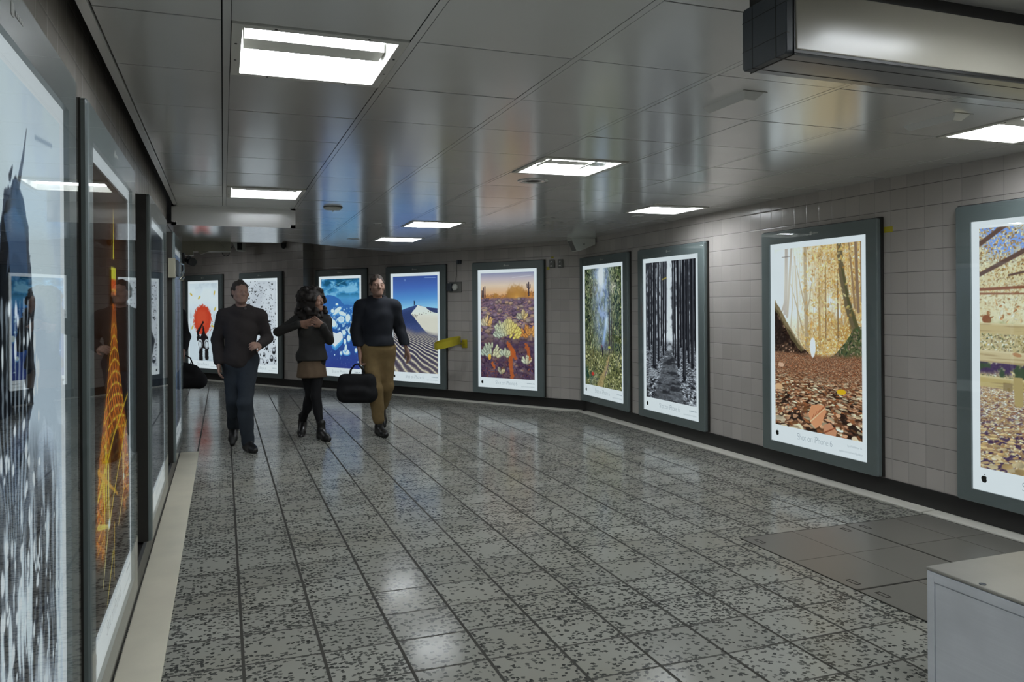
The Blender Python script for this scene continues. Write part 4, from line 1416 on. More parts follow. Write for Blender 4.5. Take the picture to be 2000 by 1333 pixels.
# ------------------------------------------------------------------ hanging sign box (top right)
SX0, SX1, SY, SZ0, SZ1 = 1.535, 4.2, 1.86, 2.225, 2.418
ST = .205
t = thing('hanging_sign', 'long pale sign box with dark end, hanging from the ceiling at top right', 'sign', (SX0, SY, SZ0))
L = SX1 - SX0
pf = rounded(0, ST, 0, SZ1 - SZ0, .012)
MB().prism(pf, 0, .028, L).build('body', M_ALU, t, smooth=True)
face = MB()
face.box(.03, L - .02, -.006, .002, .012, SZ1 - SZ0 - .004)
face.build('face_panel', M_SIGNFACE, t, bevel=.004)
MB().box(.0245, L, -.003, .001, .004, SZ1 - SZ0).build('face_frame', M_BLACKPLASTIC, t)
m = MB()
m.prism(pf, 0, 0, .028)
m.build('end_cap', M_SIGNDARK, t, bevel=.003)
m = MB()
for yy in (.045, .155):
    m.box(-.0008, .03, yy, yy + .003, -.0008, SZ1 - SZ0)
for zz in (.06, .15):
    m.box(-.0008, .01, .0, ST, zz, zz + .002)
m.build('end_groove', M_BLACKPLASTIC, t)
m = MB()
for yy in (.05, .16):
    m.box(.03, L, yy, yy + .003, -.0008, .002)
m.box(.028, .033, 0, ST, -.0008, .002)
m.build('underside_seam', M_BLACKPLASTIC, t)
MB().box(.02, L, .01, ST - .01, SZ1 - SZ0, ceil_z(2) - SZ0 + .004).build('shadow_gap_block', M_BLACKPLASTIC, t)  # black block drawn as the shadow gap between sign and ceiling

# ------------------------------------------------------------------ steel cabinet (bottom right)
t = thing('steel_cabinet', 'low brushed steel cabinet standing at the bottom right corner', 'cabinet', (2.497, 1.30, 0))
BX, BY, BZ = .52, .955, .5
MB().box(0.004, BX - .004, .004, BY - .004, .0, BZ - .012).build('body', M_STEEL, t)
MB().box(-.004, BX + .004, -.004, BY + .004, BZ - .012, BZ).build('lid', M_STEELTOP, t, bevel=.004)
m = MB()
m.box(-.003, .006, BY - .032, BY - .001, .0, BZ - .014).box(-.003, .006, 0.001, .032, .0, BZ - .014)
m.box(-.003, .006, .032, BY - .032, BZ - .05, BZ - .014)
m.build('side_rim', M_STEEL, t, bevel=.0015)
MB().box(-.0015, .006, .036, BY - .036, .02, BZ - .054).build('side_panel', M_STEEL, t)
MB().lathe([(.012, .0), (.012, .002), (.008, .0025), (.002, .0005)], (.02, BY - .215, BZ), 20).build('lid_lock', M_SIGNDARK, t)

# ------------------------------------------------------------------ floor access covers (right)
def access_cover(label, x0, x1, y0, y1, keys, cuts):
    t = thing('floor_cover', label, 'floor cover', ((x0 + x1) / 2, (y0 + y1) / 2, 0), 0, 'grey access covers set in the floor')
    a, b = (x1 - x0) / 2, (y1 - y0) / 2
    m = MB()
    for q in ((-a, a, -b, -b + .006), (-a, a, b - .006, b), (-a, -a + .006, -b, b), (a - .006, a, -b, b)):
        m.box(q[0], q[1], q[2], q[3], .0, .0035)
    m.build('edge_frame', M_COVERSEAM, t)
    MB().box(-a, a, -b, b, 0, .0008).build('tray', M_COVERSEAM, t)
    xs = [-a + .006] + [c - (x0 + x1) / 2 for c in cuts[0]] + [a - .006]
    ys = [-b + .006] + [c - (y0 + y1) / 2 for c in cuts[1]] + [b - .006]
    for i in range(len(xs) - 1):
        for j in range(len(ys) - 1):
            MB().box(xs[i] + .002, xs[i + 1] - .002, ys[j] + .002, ys[j + 1] - .002, .0, .003).build('tile_inlay', M_COVER, t)
    for kx, ky in keys:
        kx, ky = kx - (x0 + x1) / 2, ky - (y0 + y1) / 2
        m = MB()
        for q in ((-.016, .016, -.04, -.036), (-.016, .016, .036, .04), (-.016, -.012, -.04, .04), (.012, .016, -.04, .04)):
            m.box(kx + q[0], kx + q[1], ky + q[2], ky + q[3], .002, .0045)
        m.build('key_plate', M_COVERSEAM, t)
    return t


access_cover('grey floor cover of four plain tiles, left one of the far pair', 3.085, 3.925, 3.225, 4.215, [(3.158, 4.107), (3.847, 4.111), (3.159, 3.327)], ([3.49], [3.715]))
access_cover('grey floor cover along the right wall kerb, behind the steel cabinet', 3.925, 4.645, 3.225, 4.215, [(4.009, 4.111)], ([4.355], [3.715]))
access_cover('grey floor cover cut off by the left edge of the steel cabinet', 3.085, 3.925, 2.235, 3.225, [(3.163, 3.127)], ([3.49], [2.73]))

# ------------------------------------------------------------------ things on the back and right walls
def on_back(base, s, z, d=0.):
    p = base + BD * s - BN * d
    return (p.x, p.y, z)


t = thing('wall_loudspeaker', 'white wedge-shaped loudspeaker at the ceiling edge by the wall corner', 'loudspeaker', (4.625, 9.80, 2.405), -.10)
v = [(-.17, -.07, 0), (.17, -.07, 0), (.17, .12, 0), (-.17, .12, 0), (-.09, -.07, -.175), (-.04, -.07, -.175), (.17, -.07, -.09), (-.09, .12, -.175), (-.04, .12, -.175), (.17, .12, -.09), (-.17, -.07, -.03), (-.17, .12, -.03), ]
MB().prism([(-.17, 0), (.17, 0), (.17, -.085), (-.045, -.17), (-.10, -.175), (-.172, -.02)], 1, -.09, .12).build('cabinet', M_WHITEPLASTIC, t, bevel=.006)
MB().add([(-.168, -.075, -.034), (-.168, .10, -.034), (-.106, .10, -.168), (-.106, -.075, -.168)], [(0, 1, 2, 3)]).build('grille', M_GREYPLASTIC, t)
MB().box(-.175, .178, -.095, .12, .0, .022).build('mounting_plate', M_WHITEPLASTIC, t)
MB().tube([(-.01, -.092, -.075), (-.005, -.095, -.09), (.01, -.092, -.09), (.012, -.092, -.073)], .003, 6).build('clip', M_SIGNDARK, t)

t = thing('sack_ring', 'yellow metal ring on a wall bracket between the dune and cactus posters', 'ring', on_back(W0, -2.10, .90), ROT_BACK)
R = .205
m = MB()
n = 40
vs, fs = [], []
for rr, zz in ((R, -.045), (R + .006, -.05), (R + .006, .05), (R, .045)):
    for i in range(n):
        a = 6.28318 * i / n
        vs.append((rr * math.cos(a) - .14, rr * math.sin(a) * .95 - .26, zz + .13 * rr * math.cos(a) + .20 * rr * math.sin(a) + .015))
for k in range(4):
    fs += [(k * n + i, k * n + (i + 1) % n, ((k + 1) % 4) * n + (i + 1) % n, ((k + 1) % 4) * n + i) for i in range(n)]
m.add(vs, fs)
m.build('hoop', M_YELLOW, t, smooth=True)
MB().box(-.05, .05, -.012, 0, -.07, .06).build('wall_plate', M_YELLOW, t, bevel=.003)
MB().tube([(0, -.01, 0), (-.03, -.05, 0), (-.05, -.075, 0)], .018, 10).build('arm', M_YELLOW, t)

t = thing('call_point', 'grey wall box with a round button between the dune and cactus posters', 'wall box', on_back(W0, -2.29, 1.79), ROT_BACK)
MB().box(-.115, .135, -.02, 0, -.085, .085).build('plate', M_GREYPLASTIC, t, bevel=.006)
MB().box(-.125, -.03, -.075, -.018, -.06, .06).build('housing', M_SIGNDARK, t, bevel=.008)
MB().lathe([(.05, 0), (.05, -.03), (.035, -.034), (.03, -.02), (.005, -.02)], (.02, -.018, 0), 24, axis=1).build('button', M_WHITEPLASTIC, t, smooth=True)
MB().tube([(.03, -.03, .085), (.03, -.006, .2), (.03, -.005, .4)], .004, 6).build('cable', M_GREYPLASTIC, t)

t = thing('junction_block', 'tiny dark wall block high up between the dune and cactus posters', 'wall box', on_back(W0, -2.20, 2.185), ROT_BACK)
m = MB().box(-.04, -.008, -.03, 0, -.03, .03).box(.008, .04, -.03, 0, -.03, .03)
m.build('block', M_SIGNDARK, t, bevel=.003)
MB().box(-.045, .045, -.008, 0, .0, .03).build('plate', M_GREYPLASTIC, t)

for label, s in (('left one of two small grey wall switches right of the cactus poster', -.437), ('right one of two small grey wall switches, nearer the wall corner', -.29)):
    t = thing('wall_switch', label, 'switch', on_back(W0, s, 2.10), ROT_BACK, 'small switches by the wall corner')
    MB().box(-.042, .042, -.03, 0, -.065, .055).build('box', M_GREYPLASTIC, t, bevel=.008)
    MB().tube([(.006, -.031, .03), (-.008, -.036, .008)], .007, 8).build('lever', M_WHITEPLASTIC, t)
    MB().box(-.018, .014, -.033, -.028, -.045, -.03).build('marker', M_WHITEPLASTIC, t)


def sticker(label, loc, rot, w, h):
    o = MB().box(-w / 2, w / 2, -.0015, 0, -h / 2, h / 2).build('sticker', M_YELLOW)
    o.location, o.rotation_euler = loc, (0, 0, rot)
    return tag(o, label, 'sticker', 'yellow stickers on the tiles')


sticker('yellow sticker on the tiles at the top right of the autumn gully poster', (4.80, 4.672, 2.062), ROT_RIGHT, .085, .045)
sticker('small yellow sticker on the tiles right of the cactus poster, below the switches', on_back(W0, -.515, 2.03), ROT_BACK, .05, .045)
sticker('small yellow sticker above the left wall switch', on_back(W0, -.437, 2.185), ROT_BACK, .04, .025)

# ------------------------------------------------------------------ far left: duct, monitor, camera, lock box
t = thing('cream_duct', 'cream horizontal casing below the ceiling box at the far left', 'casing', (-.44, 9.855, 2.225), 0)
MB().prism([(0, -.085), (.53, -.075), (.53, .085), (0, .085)], 1, -.083, .1).build('casing', M_CREAM, t, bevel=.006)
MB().prism([(-.04, -.125), (.12, -.125), (.12, -.085), (.07, -.05), (-.04, -.05)], 1, -.084, .1).build('end_bracket', M_CREAM, t, bevel=.003)
MB().prism([(.17, -.08), (.30, -.078), (.20, -.115)], 1, -.07, .0).build('lug', M_CREAM, t)
MB().box(-.02, .55, -.084, .1, .085, .10).build('top_rail', M_BLACKPLASTIC, t)
MB().tube([(.36, -.085, .075), (.42, -.088, .02), (.46, -.084, -.03)], .008, 6).build('torn_sheet', M_CREAM, t)
MB().box(.13, .131, -.0842, .09, -.08, .084).build('seam', M_GREYPLASTIC, t)

p = Vector((.312, 15.88, 0))
t = thing('small_monitor', 'small white box with a dark front, hanging below the far ceiling', 'monitor', (p.x, p.y, 2.66), -.25)
MB().prism([(-.13, .09), (.08, .09), (.08, -.10), (-.045, -.10)], 1, -.1, .1).build('shell', M_WHITEPLASTIC, t, bevel=.005)
MB().box(-.03, .06, -.104, -.098, -.08, .055).build('screen', M_BLACKPLASTIC, t)
MB().tube([(0, 0, .09), (0, 0, .292)], .012, 8).build('hanger', M_GREYPLASTIC, t)
P = [(-.12, -.05, .0), (-.18, -.05, -.08)] + [(-.25 + .07 * math.cos(a), -.05, -.12 + .075 * math.sin(a)) for a in [0.8 - k * .45 for k in range(13)]]
MB().tube(P, .008, 6).build('cable', M_BLACKPLASTIC, t)

t = thing('cctv_camera', 'black camera cluster on the far end of the left wall', 'camera', (-.425, 8.935, 1.97), 0)
MB().box(-.02, .05, -.06, .06, -.10, .10).box(-.02, .02, -.05, .05, -.16, -.1).build('bracket', M_BLACKPLASTIC, t, bevel=.008)
MB().tube([(.03, 0, .02), (.12, -.03, .03)], .02, 10).build('arm', M_BLACKPLASTIC, t)
MB().tube([(.10, .05, .02), (.13, -.08, .0)], .042, 14).build('camera_body', M_BLACKPLASTIC, t)
MB().tube([(.085, .02, .05), (.09, -.05, .05)], .022, 12).build('lamp_head', M_BLACKPLASTIC, t)

t = thing('warning_beacon', 'tiny yellow lamp left of the red disc poster', 'lamp', on_back(W1, -3.972, 2.07), ROT_BACK)
MB().lathe([(.03, .045), (.045, .04), (.05, .0), (.042, -.045), (.015, -.06)], (0, -.06, 0), 16).build('dome', M_YELLOW, t, smooth=True)
MB().box(-.03, .03, -.07, 0, .04, .07).build('mount', M_BLACKPLASTIC, t)

t = thing('lock_box', 'cream lock box with a chrome hasp on the edge of the last left poster case', 'box', (-.388, 7.41, 1.84), 0)
MB().box(-.055, .004, -.05, .04, -.085, .085).build('box', M_CREAM, t, bevel=.004)
MB().box(.004, .02, -.02, .30, -.07, .07).build('hasp_plate', M_SIGNDARK, t)
m = MB().tube([(.02, .26, -.09), (.045, .28, -.06), (.06, .34, .0), (.055, .4, .05), (.03, .42, .06)], .008, 8)
m.tube([(.02, .16, -.09), (.05, .18, -.10), (.06, .26, -.07)], .006, 8)
m.build('shackle', M_CHROME, t, smooth=True)

t = thing('wall_dome', 'tiny dark dome on the back wall just below the ceiling edge', 'sensor', on_back(W1, -.50, 2.63), ROT_BACK)
MB().lathe([(.045, .05), (.05, .0), (.035, -.04), (.01, -.055)], (0, -.05, 0), 18).build('dome', M_BLACKPLASTIC, t, smooth=True)
MB().box(-.03, .03, -.05, 0, .04, .06).build('bracket', M_GREYPLASTIC, t)
# ------------------------------------------------------------------ people: smooth solids from distance fields
class Field:
    def __init__(self, lo, hi, h):
        self.h = h
        self.lo = np.array(lo, float)
        n = np.ceil((np.array(hi) - self.lo) / h).astype(int) + 1
        self.n = n
        self.g = np.full(n, .3, np.float32)
        self.ax = [self.lo[k] + h * np.arange(n[k]) for k in range(3)]

    def sub(self, lo, hi, pad):
        s = []
        for k in range(3):
            a = int(max(0, math.floor((lo[k] - pad - self.lo[k]) / self.h)))
            b = int(min(self.n[k], math.ceil((hi[k] + pad - self.lo[k]) / self.h) + 1))
            if b <= a:
                return None, None
            s.append(slice(a, b))
        return tuple(s), np.meshgrid(*[self.ax[k][s[k]].astype(np.float32) for k in range(3)], indexing='ij')

    def put(self, s, d, k, cut=False):
        a = self.g[s]
        if cut:
            a, d = -a, d
        if k > 0:
            q = np.maximum(k - np.abs(a - d), 0) / k
            r = np.minimum(a, d) - q * q * k * .25
        else:
            r = np.minimum(a, d)
        self.g[s] = -r if cut else r

    def cone(self, a, b, ra, rb, k=.03, flat=None, cut=False):
        """tapered capsule from a to b; flat = (axis vector, factor) squeezes it along an axis"""
        a, b = np.array(a, float), np.array(b, float)
        R = max(ra, rb)
        s, P = self.sub(np.minimum(a, b) - R, np.maximum(a, b) + R, k + .02)
        if s is None:
            return self
        d = b - a
        L2 = max(1e-9, float(d @ d))
        q = [P[i] - a[i] for i in range(3)]
        t = np.clip((q[0] * d[0] + q[1] * d[1] + q[2] * d[2]) / L2, 0, 1)
        e = [q[i] - t * d[i] for i in range(3)]
        if flat is not None:
            v = np.array(flat[0], float)
            v /= np.linalg.norm(v)
            c = e[0] * v[0] + e[1] * v[1] + e[2] * v[2]
            e = [e[i] + c * v[i] * (flat[1] - 1) for i in range(3)]
        dist = np.sqrt(e[0] ** 2 + e[1] ** 2 + e[2] ** 2) - (ra + (rb - ra) * t)
        self.put(s, dist, k, cut)
        return self

    def ball(self, c, r, k=.03, M=None, cut=False):
        """ellipsoid with radii r, turned by matrix M"""
        c, r = np.array(c, float), np.array(r, float)
        s, P = self.sub(c - r.max(), c + r.max(), k + .02)
        if s is None:
            return self
        q = np.stack([P[i] - c[i] for i in range(3)], -1)
        if M is not None:
            q = q @ np.array(M)
        u = q / r
        k0 = np.sqrt((u ** 2).sum(-1))
        k1 = np.sqrt(((q / r ** 2) ** 2).sum(-1))
        self.put(s, k0 * (k0 - 1) / np.maximum(k1, 1e-6), k, cut)
        return self

    def folds(self, amp, fx, fz, seed=0.):
        X, Y, Z = np.meshgrid(*[a.astype(np.float32) for a in self.ax], indexing='ij')
        w = np.sin(fz * Z + 3 * np.sin(9 * X + seed) + 2 * np.sin(7 * Y + seed * 2)) + .6 * np.sin(fx * X + 13 * Z + seed) + .5 * np.sin(31 * Y + 17 * Z + seed)
        self.g += (amp * w).astype(np.float32)
        return self

    def below(self, z):
        """remove what lies below height z"""
        Z = self.ax[2][None, None, :].astype(np.float32)
        self.g = np.maximum(self.g, z - Z)
        return self

    def above(self, z):
        Z = self.ax[2][None, None, :].astype(np.float32)
        self.g = np.maximum(self.g, Z - z)
        return self

    def mesh(self, name, mat, parent=None):
        g = self.g
        inside = g < 0
        c = np.zeros(np.array(g.shape) - 1, np.int8)
        for dx in (0, 1):
            for dy in (0, 1):
                for dz in (0, 1):
                    c += inside[dx:g.shape[0] - 1 + dx, dy:g.shape[1] - 1 + dy, dz:g.shape[2] - 1 + dz]
        cells = np.argwhere((c > 0) & (c < 8))
        idx = np.full(c.shape, -1, np.int64)
        idx[tuple(cells.T)] = np.arange(len(cells))
        acc, cnt = np.zeros((len(cells), 3)), np.zeros(len(cells))
        cr = [(a, b, d) for a in (0, 1) for b in (0, 1) for d in (0, 1)]
        for p in cr:
            for k in range(3):
                if p[k] == 0:
                    q = list(p)
                    q[k] = 1
                    va = g[tuple((cells + p).T)]
                    vb = g[tuple((cells + q).T)]
                    m = (va < 0) != (vb < 0)
                    t = np.where(m, va / np.where(m, va - vb, 1), 0)
                    pos = np.array(p, float) + t[:, None] * (np.array(q) - np.array(p))
                    acc += pos * m[:, None]
                    cnt += m
        verts = self.lo + (cells + acc / np.maximum(cnt, 1)[:, None]) * self.h
        quads = []
        for k in range(3):
            sl0 = [slice(1, -1)] * 3
            sl0[k] = slice(0, -1)
            sl1 = [slice(1, -1)] * 3
            sl1[k] = slice(1, None)
            a, b = inside[tuple(sl0)], inside[tuple(sl1)]
            e = np.argwhere(a != b)
            if not len(e):
                continue
            fl_ = a[tuple(e.T)]
            off = np.array([1, 1, 1])
            off[k] = 0
            e = e + off
            u, v = [(1, 2), (2, 0), (0, 1)][k]
            U, V = np.zeros(3, int), np.zeros(3, int)
            U[u], V[v] = 1, 1
            q = np.stack([idx[tuple((e - U - V).T)], idx[tuple((e - V).T)], idx[tuple(e.T)], idx[tuple((e - U).T)]], -1)
            q[~fl_] = q[~fl_][:, ::-1]
            quads.append(q)
        q = np.concatenate(quads)
        q = q[(q >= 0).all(1)]
        me = bpy.data.meshes.new(name)
        me.vertices.add(len(verts))
        me.vertices.foreach_set('co', verts.ravel())
        me.loops.add(q.size)
        me.loops.foreach_set('vertex_index', q.ravel())
        me.polygons.add(len(q))
        me.polygons.foreach_set('loop_start', np.arange(0, q.size, 4))
        me.polygons.foreach_set('loop_total', np.full(len(q), 4))
        me.update(calc_edges=True)
        me.shade_smooth()
        me.materials.append(mat)
        return link(name, me, parent)


def rz(a):
    c, s = math.cos(a), math.sin(a)
    return np.array([[c, -s, 0], [s, c, 0], [0, 0, 1]])


def hand(F, wrist, fwd, palm, side, curl=.5):
    """palm and five fingers; fwd = towards the finger tips, palm = where the palm faces, side = +1 if the thumb lies at fwd x palm"""
    w, f, p = np.array(wrist, float), np.array(fwd, float), np.array(palm, float)
    f /= np.linalg.norm(f)
    p -= f * (p @ f)
    p /= np.linalg.norm(p)
    x = np.cross(f, p) * side                               # towards the thumb
    F.cone(w - f * .01, w + f * .025, .027, .030, .02, (p, 1.4))
    for o in (-.022, 0., .022):
        F.cone(w + f * .02 + x * o * .7, w + f * .078 + x * o, .018, .016, .014, (p, 1.25))
    for i, (o, L) in enumerate(((.031, .072), (.011, .081), (-.010, .076), (-.030, .060))):
        b = w + f * .085 + x * o
        a0, a1, a2 = curl * .6, curl * 1.4, curl * 2.0
        k1 = b + (f * math.cos(a0) + p * math.sin(a0)) * L * .45 + x * o * .08
        k2 = k1 + (f * math.cos(a1) + p * math.sin(a1)) * L * .32
        k3 = k2 + (f * math.cos(a2) + p * math.sin(a2)) * L * .26
        F.cone(b, k1, .0105, .0098, .006)
        F.cone(k1, k2, .0098, .009, .004)
        F.cone(k2, k3, .009, .0078, .004)
    t0 = w + f * .025 + x * .026
    t1 = t0 + f * .030 + x * .026 + p * .010
    t2 = t1 + f * .030 + x * .008 + p * .012
    F.cone(t0, t1, .015, .012, .012)
    F.cone(t1, t2, .012, .009, .004)


def head(F, c, yaw, s=1., pitch=0., female=False):
    """c = centre of the skull; the face looks along -y turned by yaw"""
    R = rz(yaw) @ np.array([[1, 0, 0], [0, math.cos(pitch), -math.sin(pitch)], [0, math.sin(pitch), math.cos(pitch)]])

    def q(x, y, z):
        return np.array(c) + R @ (np.array([x, y, z]) * s)
    F.ball(q(0, .012, .025), np.array((.075, .094, .092)) * s, .02, R)
    F.ball(q(0, -.025, -.03), np.array((.064, .068, .080)) * s, .03, R)
    F.ball(q(0, -.045, -.085), np.array((.042, .045, .034)) * s, .03, R)
    F.cone(q(.052, -.005, -.062), q(.018, -.07, -.095), .020 * s, .017 * s, .025)
    F.cone(q(-.052, -.005, -.062), q(-.018, -.07, -.095), .020 * s, .017 * s, .025)
    F.cone(q(-.045, -.074, .022), q(.045, -.074, .022), .011 * s, .011 * s, .018)          # brow
    for k in (-1, 1):
        F.ball(q(.031 * k, -.092, .002), np.array((.019, .015, .013)) * s, .012, R, cut=True)
        F.ball(q(.031 * k, -.080, .002), np.array((.013, .013, .0115)) * s, .004, R)       # eyeballs
        F.ball(q(.047 * k, -.062, -.03), np.array((.022, .022, .022)) * s, .025, R)        # cheek
        F.ball(q(.078 * k, .008, -.004), np.array((.009, .019, .032)) * s, .008, R)        # ear
    F.cone(q(0, -.088, .012), q(0, -.108, -.026), .009 * s, .014 * s, .012)                # nose
    F.cone(q(-.011, -.096, -.030), q(.011, -.096, -.030), .009 * s, .009 * s, .008)
    F.cone(q(-.021, -.084, -.058), q(.021, -.084, -.058), .009 * s, .009 * s, .008)        # lips
    F.cone(q(-.019, -.082, -.069), q(.019, -.082, -.069), .010 * s, .010 * s, .008)
    F.cone(q(-.02, -.0945, -.0635), q(.02, -.0945, -.0635), .0028 * s, .0028 * s, .003, cut=True)
    return R, q


def bones(F, J, g=0., torso=True, arms=True, legs=True, sleeve=1., leg_to=1., w=1.):
    """limbs and trunk along the joints J, thickened by g"""
    if torso:
        h = (np.array(J['hip_l']) + J['hip_r']) / 2
        n = np.array(J['neck'])
        up = n - h
        yaw = J.get('turn', 0.)
        R = rz(yaw)
        F.ball(h + up * .02, (.165 * w + g, .112 * w + g, .125 + g), .06, R)
        F.ball(h + up * .30, (.140 * w + g, .100 * w + g, .15 + g), .06, R)
        F.ball(h + up * .62, (.165 * w + g, .115 * w + g, .19 + g), .06, R)
        for s in 'lr':
            S = np.array(J['sho_' + s])
            F.cone(n - up * .10, S, .068 + g, .055 * w + g, .06)
    if arms:
        for s in 'lr':
            S, E, W = (np.array(J[k + s]) for k in ('sho_', 'elb_', 'wri_'))
            F.cone(S, E, .056 * w + g, .042 * w + g, .03)
            if sleeve > 0:
                F.cone(E, E + (W - E) * sleeve, .043 * w + g, (.029 * w + g) if g < .006 else (.036 * w + g * .8), .025)
    if legs:
        for s in 'lr':
            H, K, A = (np.array(J[k + s]) for k in ('hip_', 'kne_', 'ank_'))
            F.cone(H, K, .088 * w + g, .056 * w + g, .05)
            if leg_to > 0:
                F.cone(K, K + (A - K) * leg_to, .056 * w + g, (.036 * w + g), .03)
                m = K + (A - K) * .3 + np.array(J.get('calf_' + s, (0, .02, 0)))
                if leg_to > .5:
                    F.ball(m, (.05 * w + g, .052 * w + g, .12), .04)
    return F


def shoe(name, J, s, mat, parent, toe, boot=0., lift=0.):
    """shoe on ankle s; toe = unit direction of the foot (may point down)"""
    A = np.array(J['ank_' + s])
    t = np.array(toe, float)
    t /= np.linalg.norm(t)
    F = Field(A - .34, A + (.34, .34, .3), .007)
    heel = A + np.array((0, 0, -.055)) - t * .045
    ball = A + t * .135 + np.array((0, 0, -.058 if abs(t[2]) < .2 else -.03))
    tip = A + t * .205 + np.array((0, 0, -.062 if abs(t[2]) < .2 else -.03))
    F.cone(heel, ball, .036, .040, .02)
    F.cone(ball, tip, .041, .030, .02)
    F.cone(A + (0, 0, .01 + boot), heel + t * .02, .046, .040, .04)
    F.cone(A + (0, 0, .0), ball, .042, .034, .04)
    if abs(t[2]) < .2:
        F.below(A[2] - .088)
    return F.mesh(name, mat, parent)


def set_person(o, label, px, py, face):
    o.location = (px, py, 0)
    o.rotation_euler = (0, 0, face)
    tag(o, label, 'person', 'people walking through the passage')


def cloth(name, c, rough=.85, var=.2):
    return plain(name, c, rough, 0, .25, var, 22, 0, .25)


M_SKIN = plain('skin', (160, 126, 110), .5, var=.05, scale=10)
M_SKIN2 = plain('tan_skin', (146, 110, 92), .5, var=.05, scale=10)
M_SHIRT = cloth('dark_shirt_cloth', (52, 47, 47))
M_COLLAR = cloth('grey_collar_cloth', (84, 78, 78))
M_JEANS = cloth('dark_blue_denim', (50, 56, 64))
M_BLACKCLOTH = cloth('black_cloth', (32, 32, 34))
M_NAVY = cloth('black_navy_cloth', (34, 37, 44))
M_KHAKI = cloth('khaki_cloth', (126, 106, 72))
M_BROWN = cloth('brown_skirt_cloth', (110, 92, 74))
M_GREYTOP = cloth('charcoal_knit', (56, 55, 54))
M_HAIR = plain('dark_brown_hair', (34, 27, 24), .6, var=.3, scale=60, bump=.4)
M_HAIR2 = plain('short_dark_hair', (58, 48, 42), .7, var=.3, scale=80, bump=.4)
M_SHOE = plain('black_leather', (26, 25, 25), .35)


def person_body(J, name='person', skin=None, yaw=0., s=1., w=1., hands=(), pitch=0., lo=(-.6, -.6, -.02), hi=(.6, .7, 1.95), female=False, res=.0065):
    F = Field(lo, hi, res)
    bones(F, J, -.012, w=w)
    n, c = np.array(J['neck']), np.array(J['head'])
    F.cone(n - (0, 0, .05), c - (0, -.02, .05), .056 * (.88 if female else 1), .05 * (.88 if female else 1), .03)
    head(F, c, yaw, s, pitch, female)
    for s_, f, p, side, curl in hands:
        hand(F, J['wri_' + s_], f, p, side, curl)
    for s_ in 'lr':
        A, t = np.array(J['ank_' + s_]), np.array(J['toe_' + s_], float)
        F.cone(A - (0, 0, .03), A + t / np.linalg.norm(t) * .15 + (0, 0, -.05), .032, .022, .03)
    return F.mesh(name, skin)


def hair_cap(name, c, yaw, s, mat, parent, pitch=0.):
    """short hair: a shell over the skull, open at the face"""
    F = Field(np.array(c) - .17, np.array(c) + .17, .0055)
    R = rz(yaw)

    def q(x, y, z):
        return np.array(c) + R @ (np.array([x, y, z]) * s)
    F.ball(q(0, .018, .030), np.array((.081, .099, .096)) * s, .01, R)
    F.ball(q(0, .04, -.02), np.array((.074, .075, .075)) * s, .03, R)
    F.ball(q(0, -.085, -.03), np.array((.080, .088, .105)) * s, .012, R, cut=True)
    F.folds(.003, 150, 95, 1.)
    return F.mesh(name, mat, parent)


# ---- man in the dark shirt, walking towards the viewer
J = dict(neck=(-.02, .0, 1.50), head=(-.03, -.035, 1.655), sho_l=(-.195, .01, 1.405), sho_r=(.16, .01, 1.405), elb_l=(-.265, .06, 1.15), wri_l=(-.245, -.06, .92), elb_r=(.235, .05, 1.165), wri_r=(.16, -.16, 1.10),
         hip_l=(-.12, .0, .96), hip_r=(.05, -.01, .95), kne_l=(-.105, .06, .53), ank_l=(-.115, .40, .20), kne_r=(.01, -.10, .50), ank_r=(.035, -.04, .092),
         toe_l=(-.05, -.75, -.66), toe_r=(.35, -.93, 0), turn=.1)
man = person_body(J, skin=M_SKIN, yaw=.35, hands=(('l', (0, -.15, -1), (1, 0, 0), -1, .5), ('r', (-.45, -.85, .1), (-.6, .3, -.5), 1, .8)))
F = Field((-.42, -.35, .84), (.40, .30, 1.56), .0075)
bones(F, J, .016, legs=False, sleeve=.93)
F.ball((-.035, .0, .96), (.168, .128, .12), .05)
F.folds(.0022, 40, 46, .5)
F.below(.87)
F.ball((-.02, -.025, 1.56), (.072, .085, .078), .012, cut=True)
F.mesh('shirt', M_SHIRT, man)
F = Field((-.16, -.14, 1.44), (.12, .14, 1.60), .006)
F.cone((-.10, .01, 1.495), (-.055, -.075, 1.475), .018, .018, .01).cone((.06, .01, 1.495), (.015, -.08, 1.475), .018, .018, .01).cone((-.09, .03, 1.51), (.05, .03, 1.51), .02, .02, .02)
F.mesh('collar', M_COLLAR, man)
F = Field((-.36, -.30, .03), (.26, .62, 1.06), .0075)
bones(F, J, .017, torso=False, arms=False, leg_to=.97)
F.ball((-.035, .0, .95), (.162, .125, .12), .05)
for s in 'lr':
    A = np.array(J['ank_' + s])
    K = np.array(J['kne_' + s])
    F.cone(K, A, .07, .062, .03)
F.folds(.0025, 30, 40, 2.)
F.above(1.02)
F.mesh('trousers', M_JEANS, man)
shoe('shoe', J, 'l', M_SHOE, man, J['toe_l'])
shoe('shoe', J, 'r', M_SHOE, man, J['toe_r'])
hair_cap('hair', J['head'], .35, 1., M_HAIR2, man)
set_person(man, 'person in dark shirt and dark jeans walking before the water drop poster', .20, 8.68, -.04)

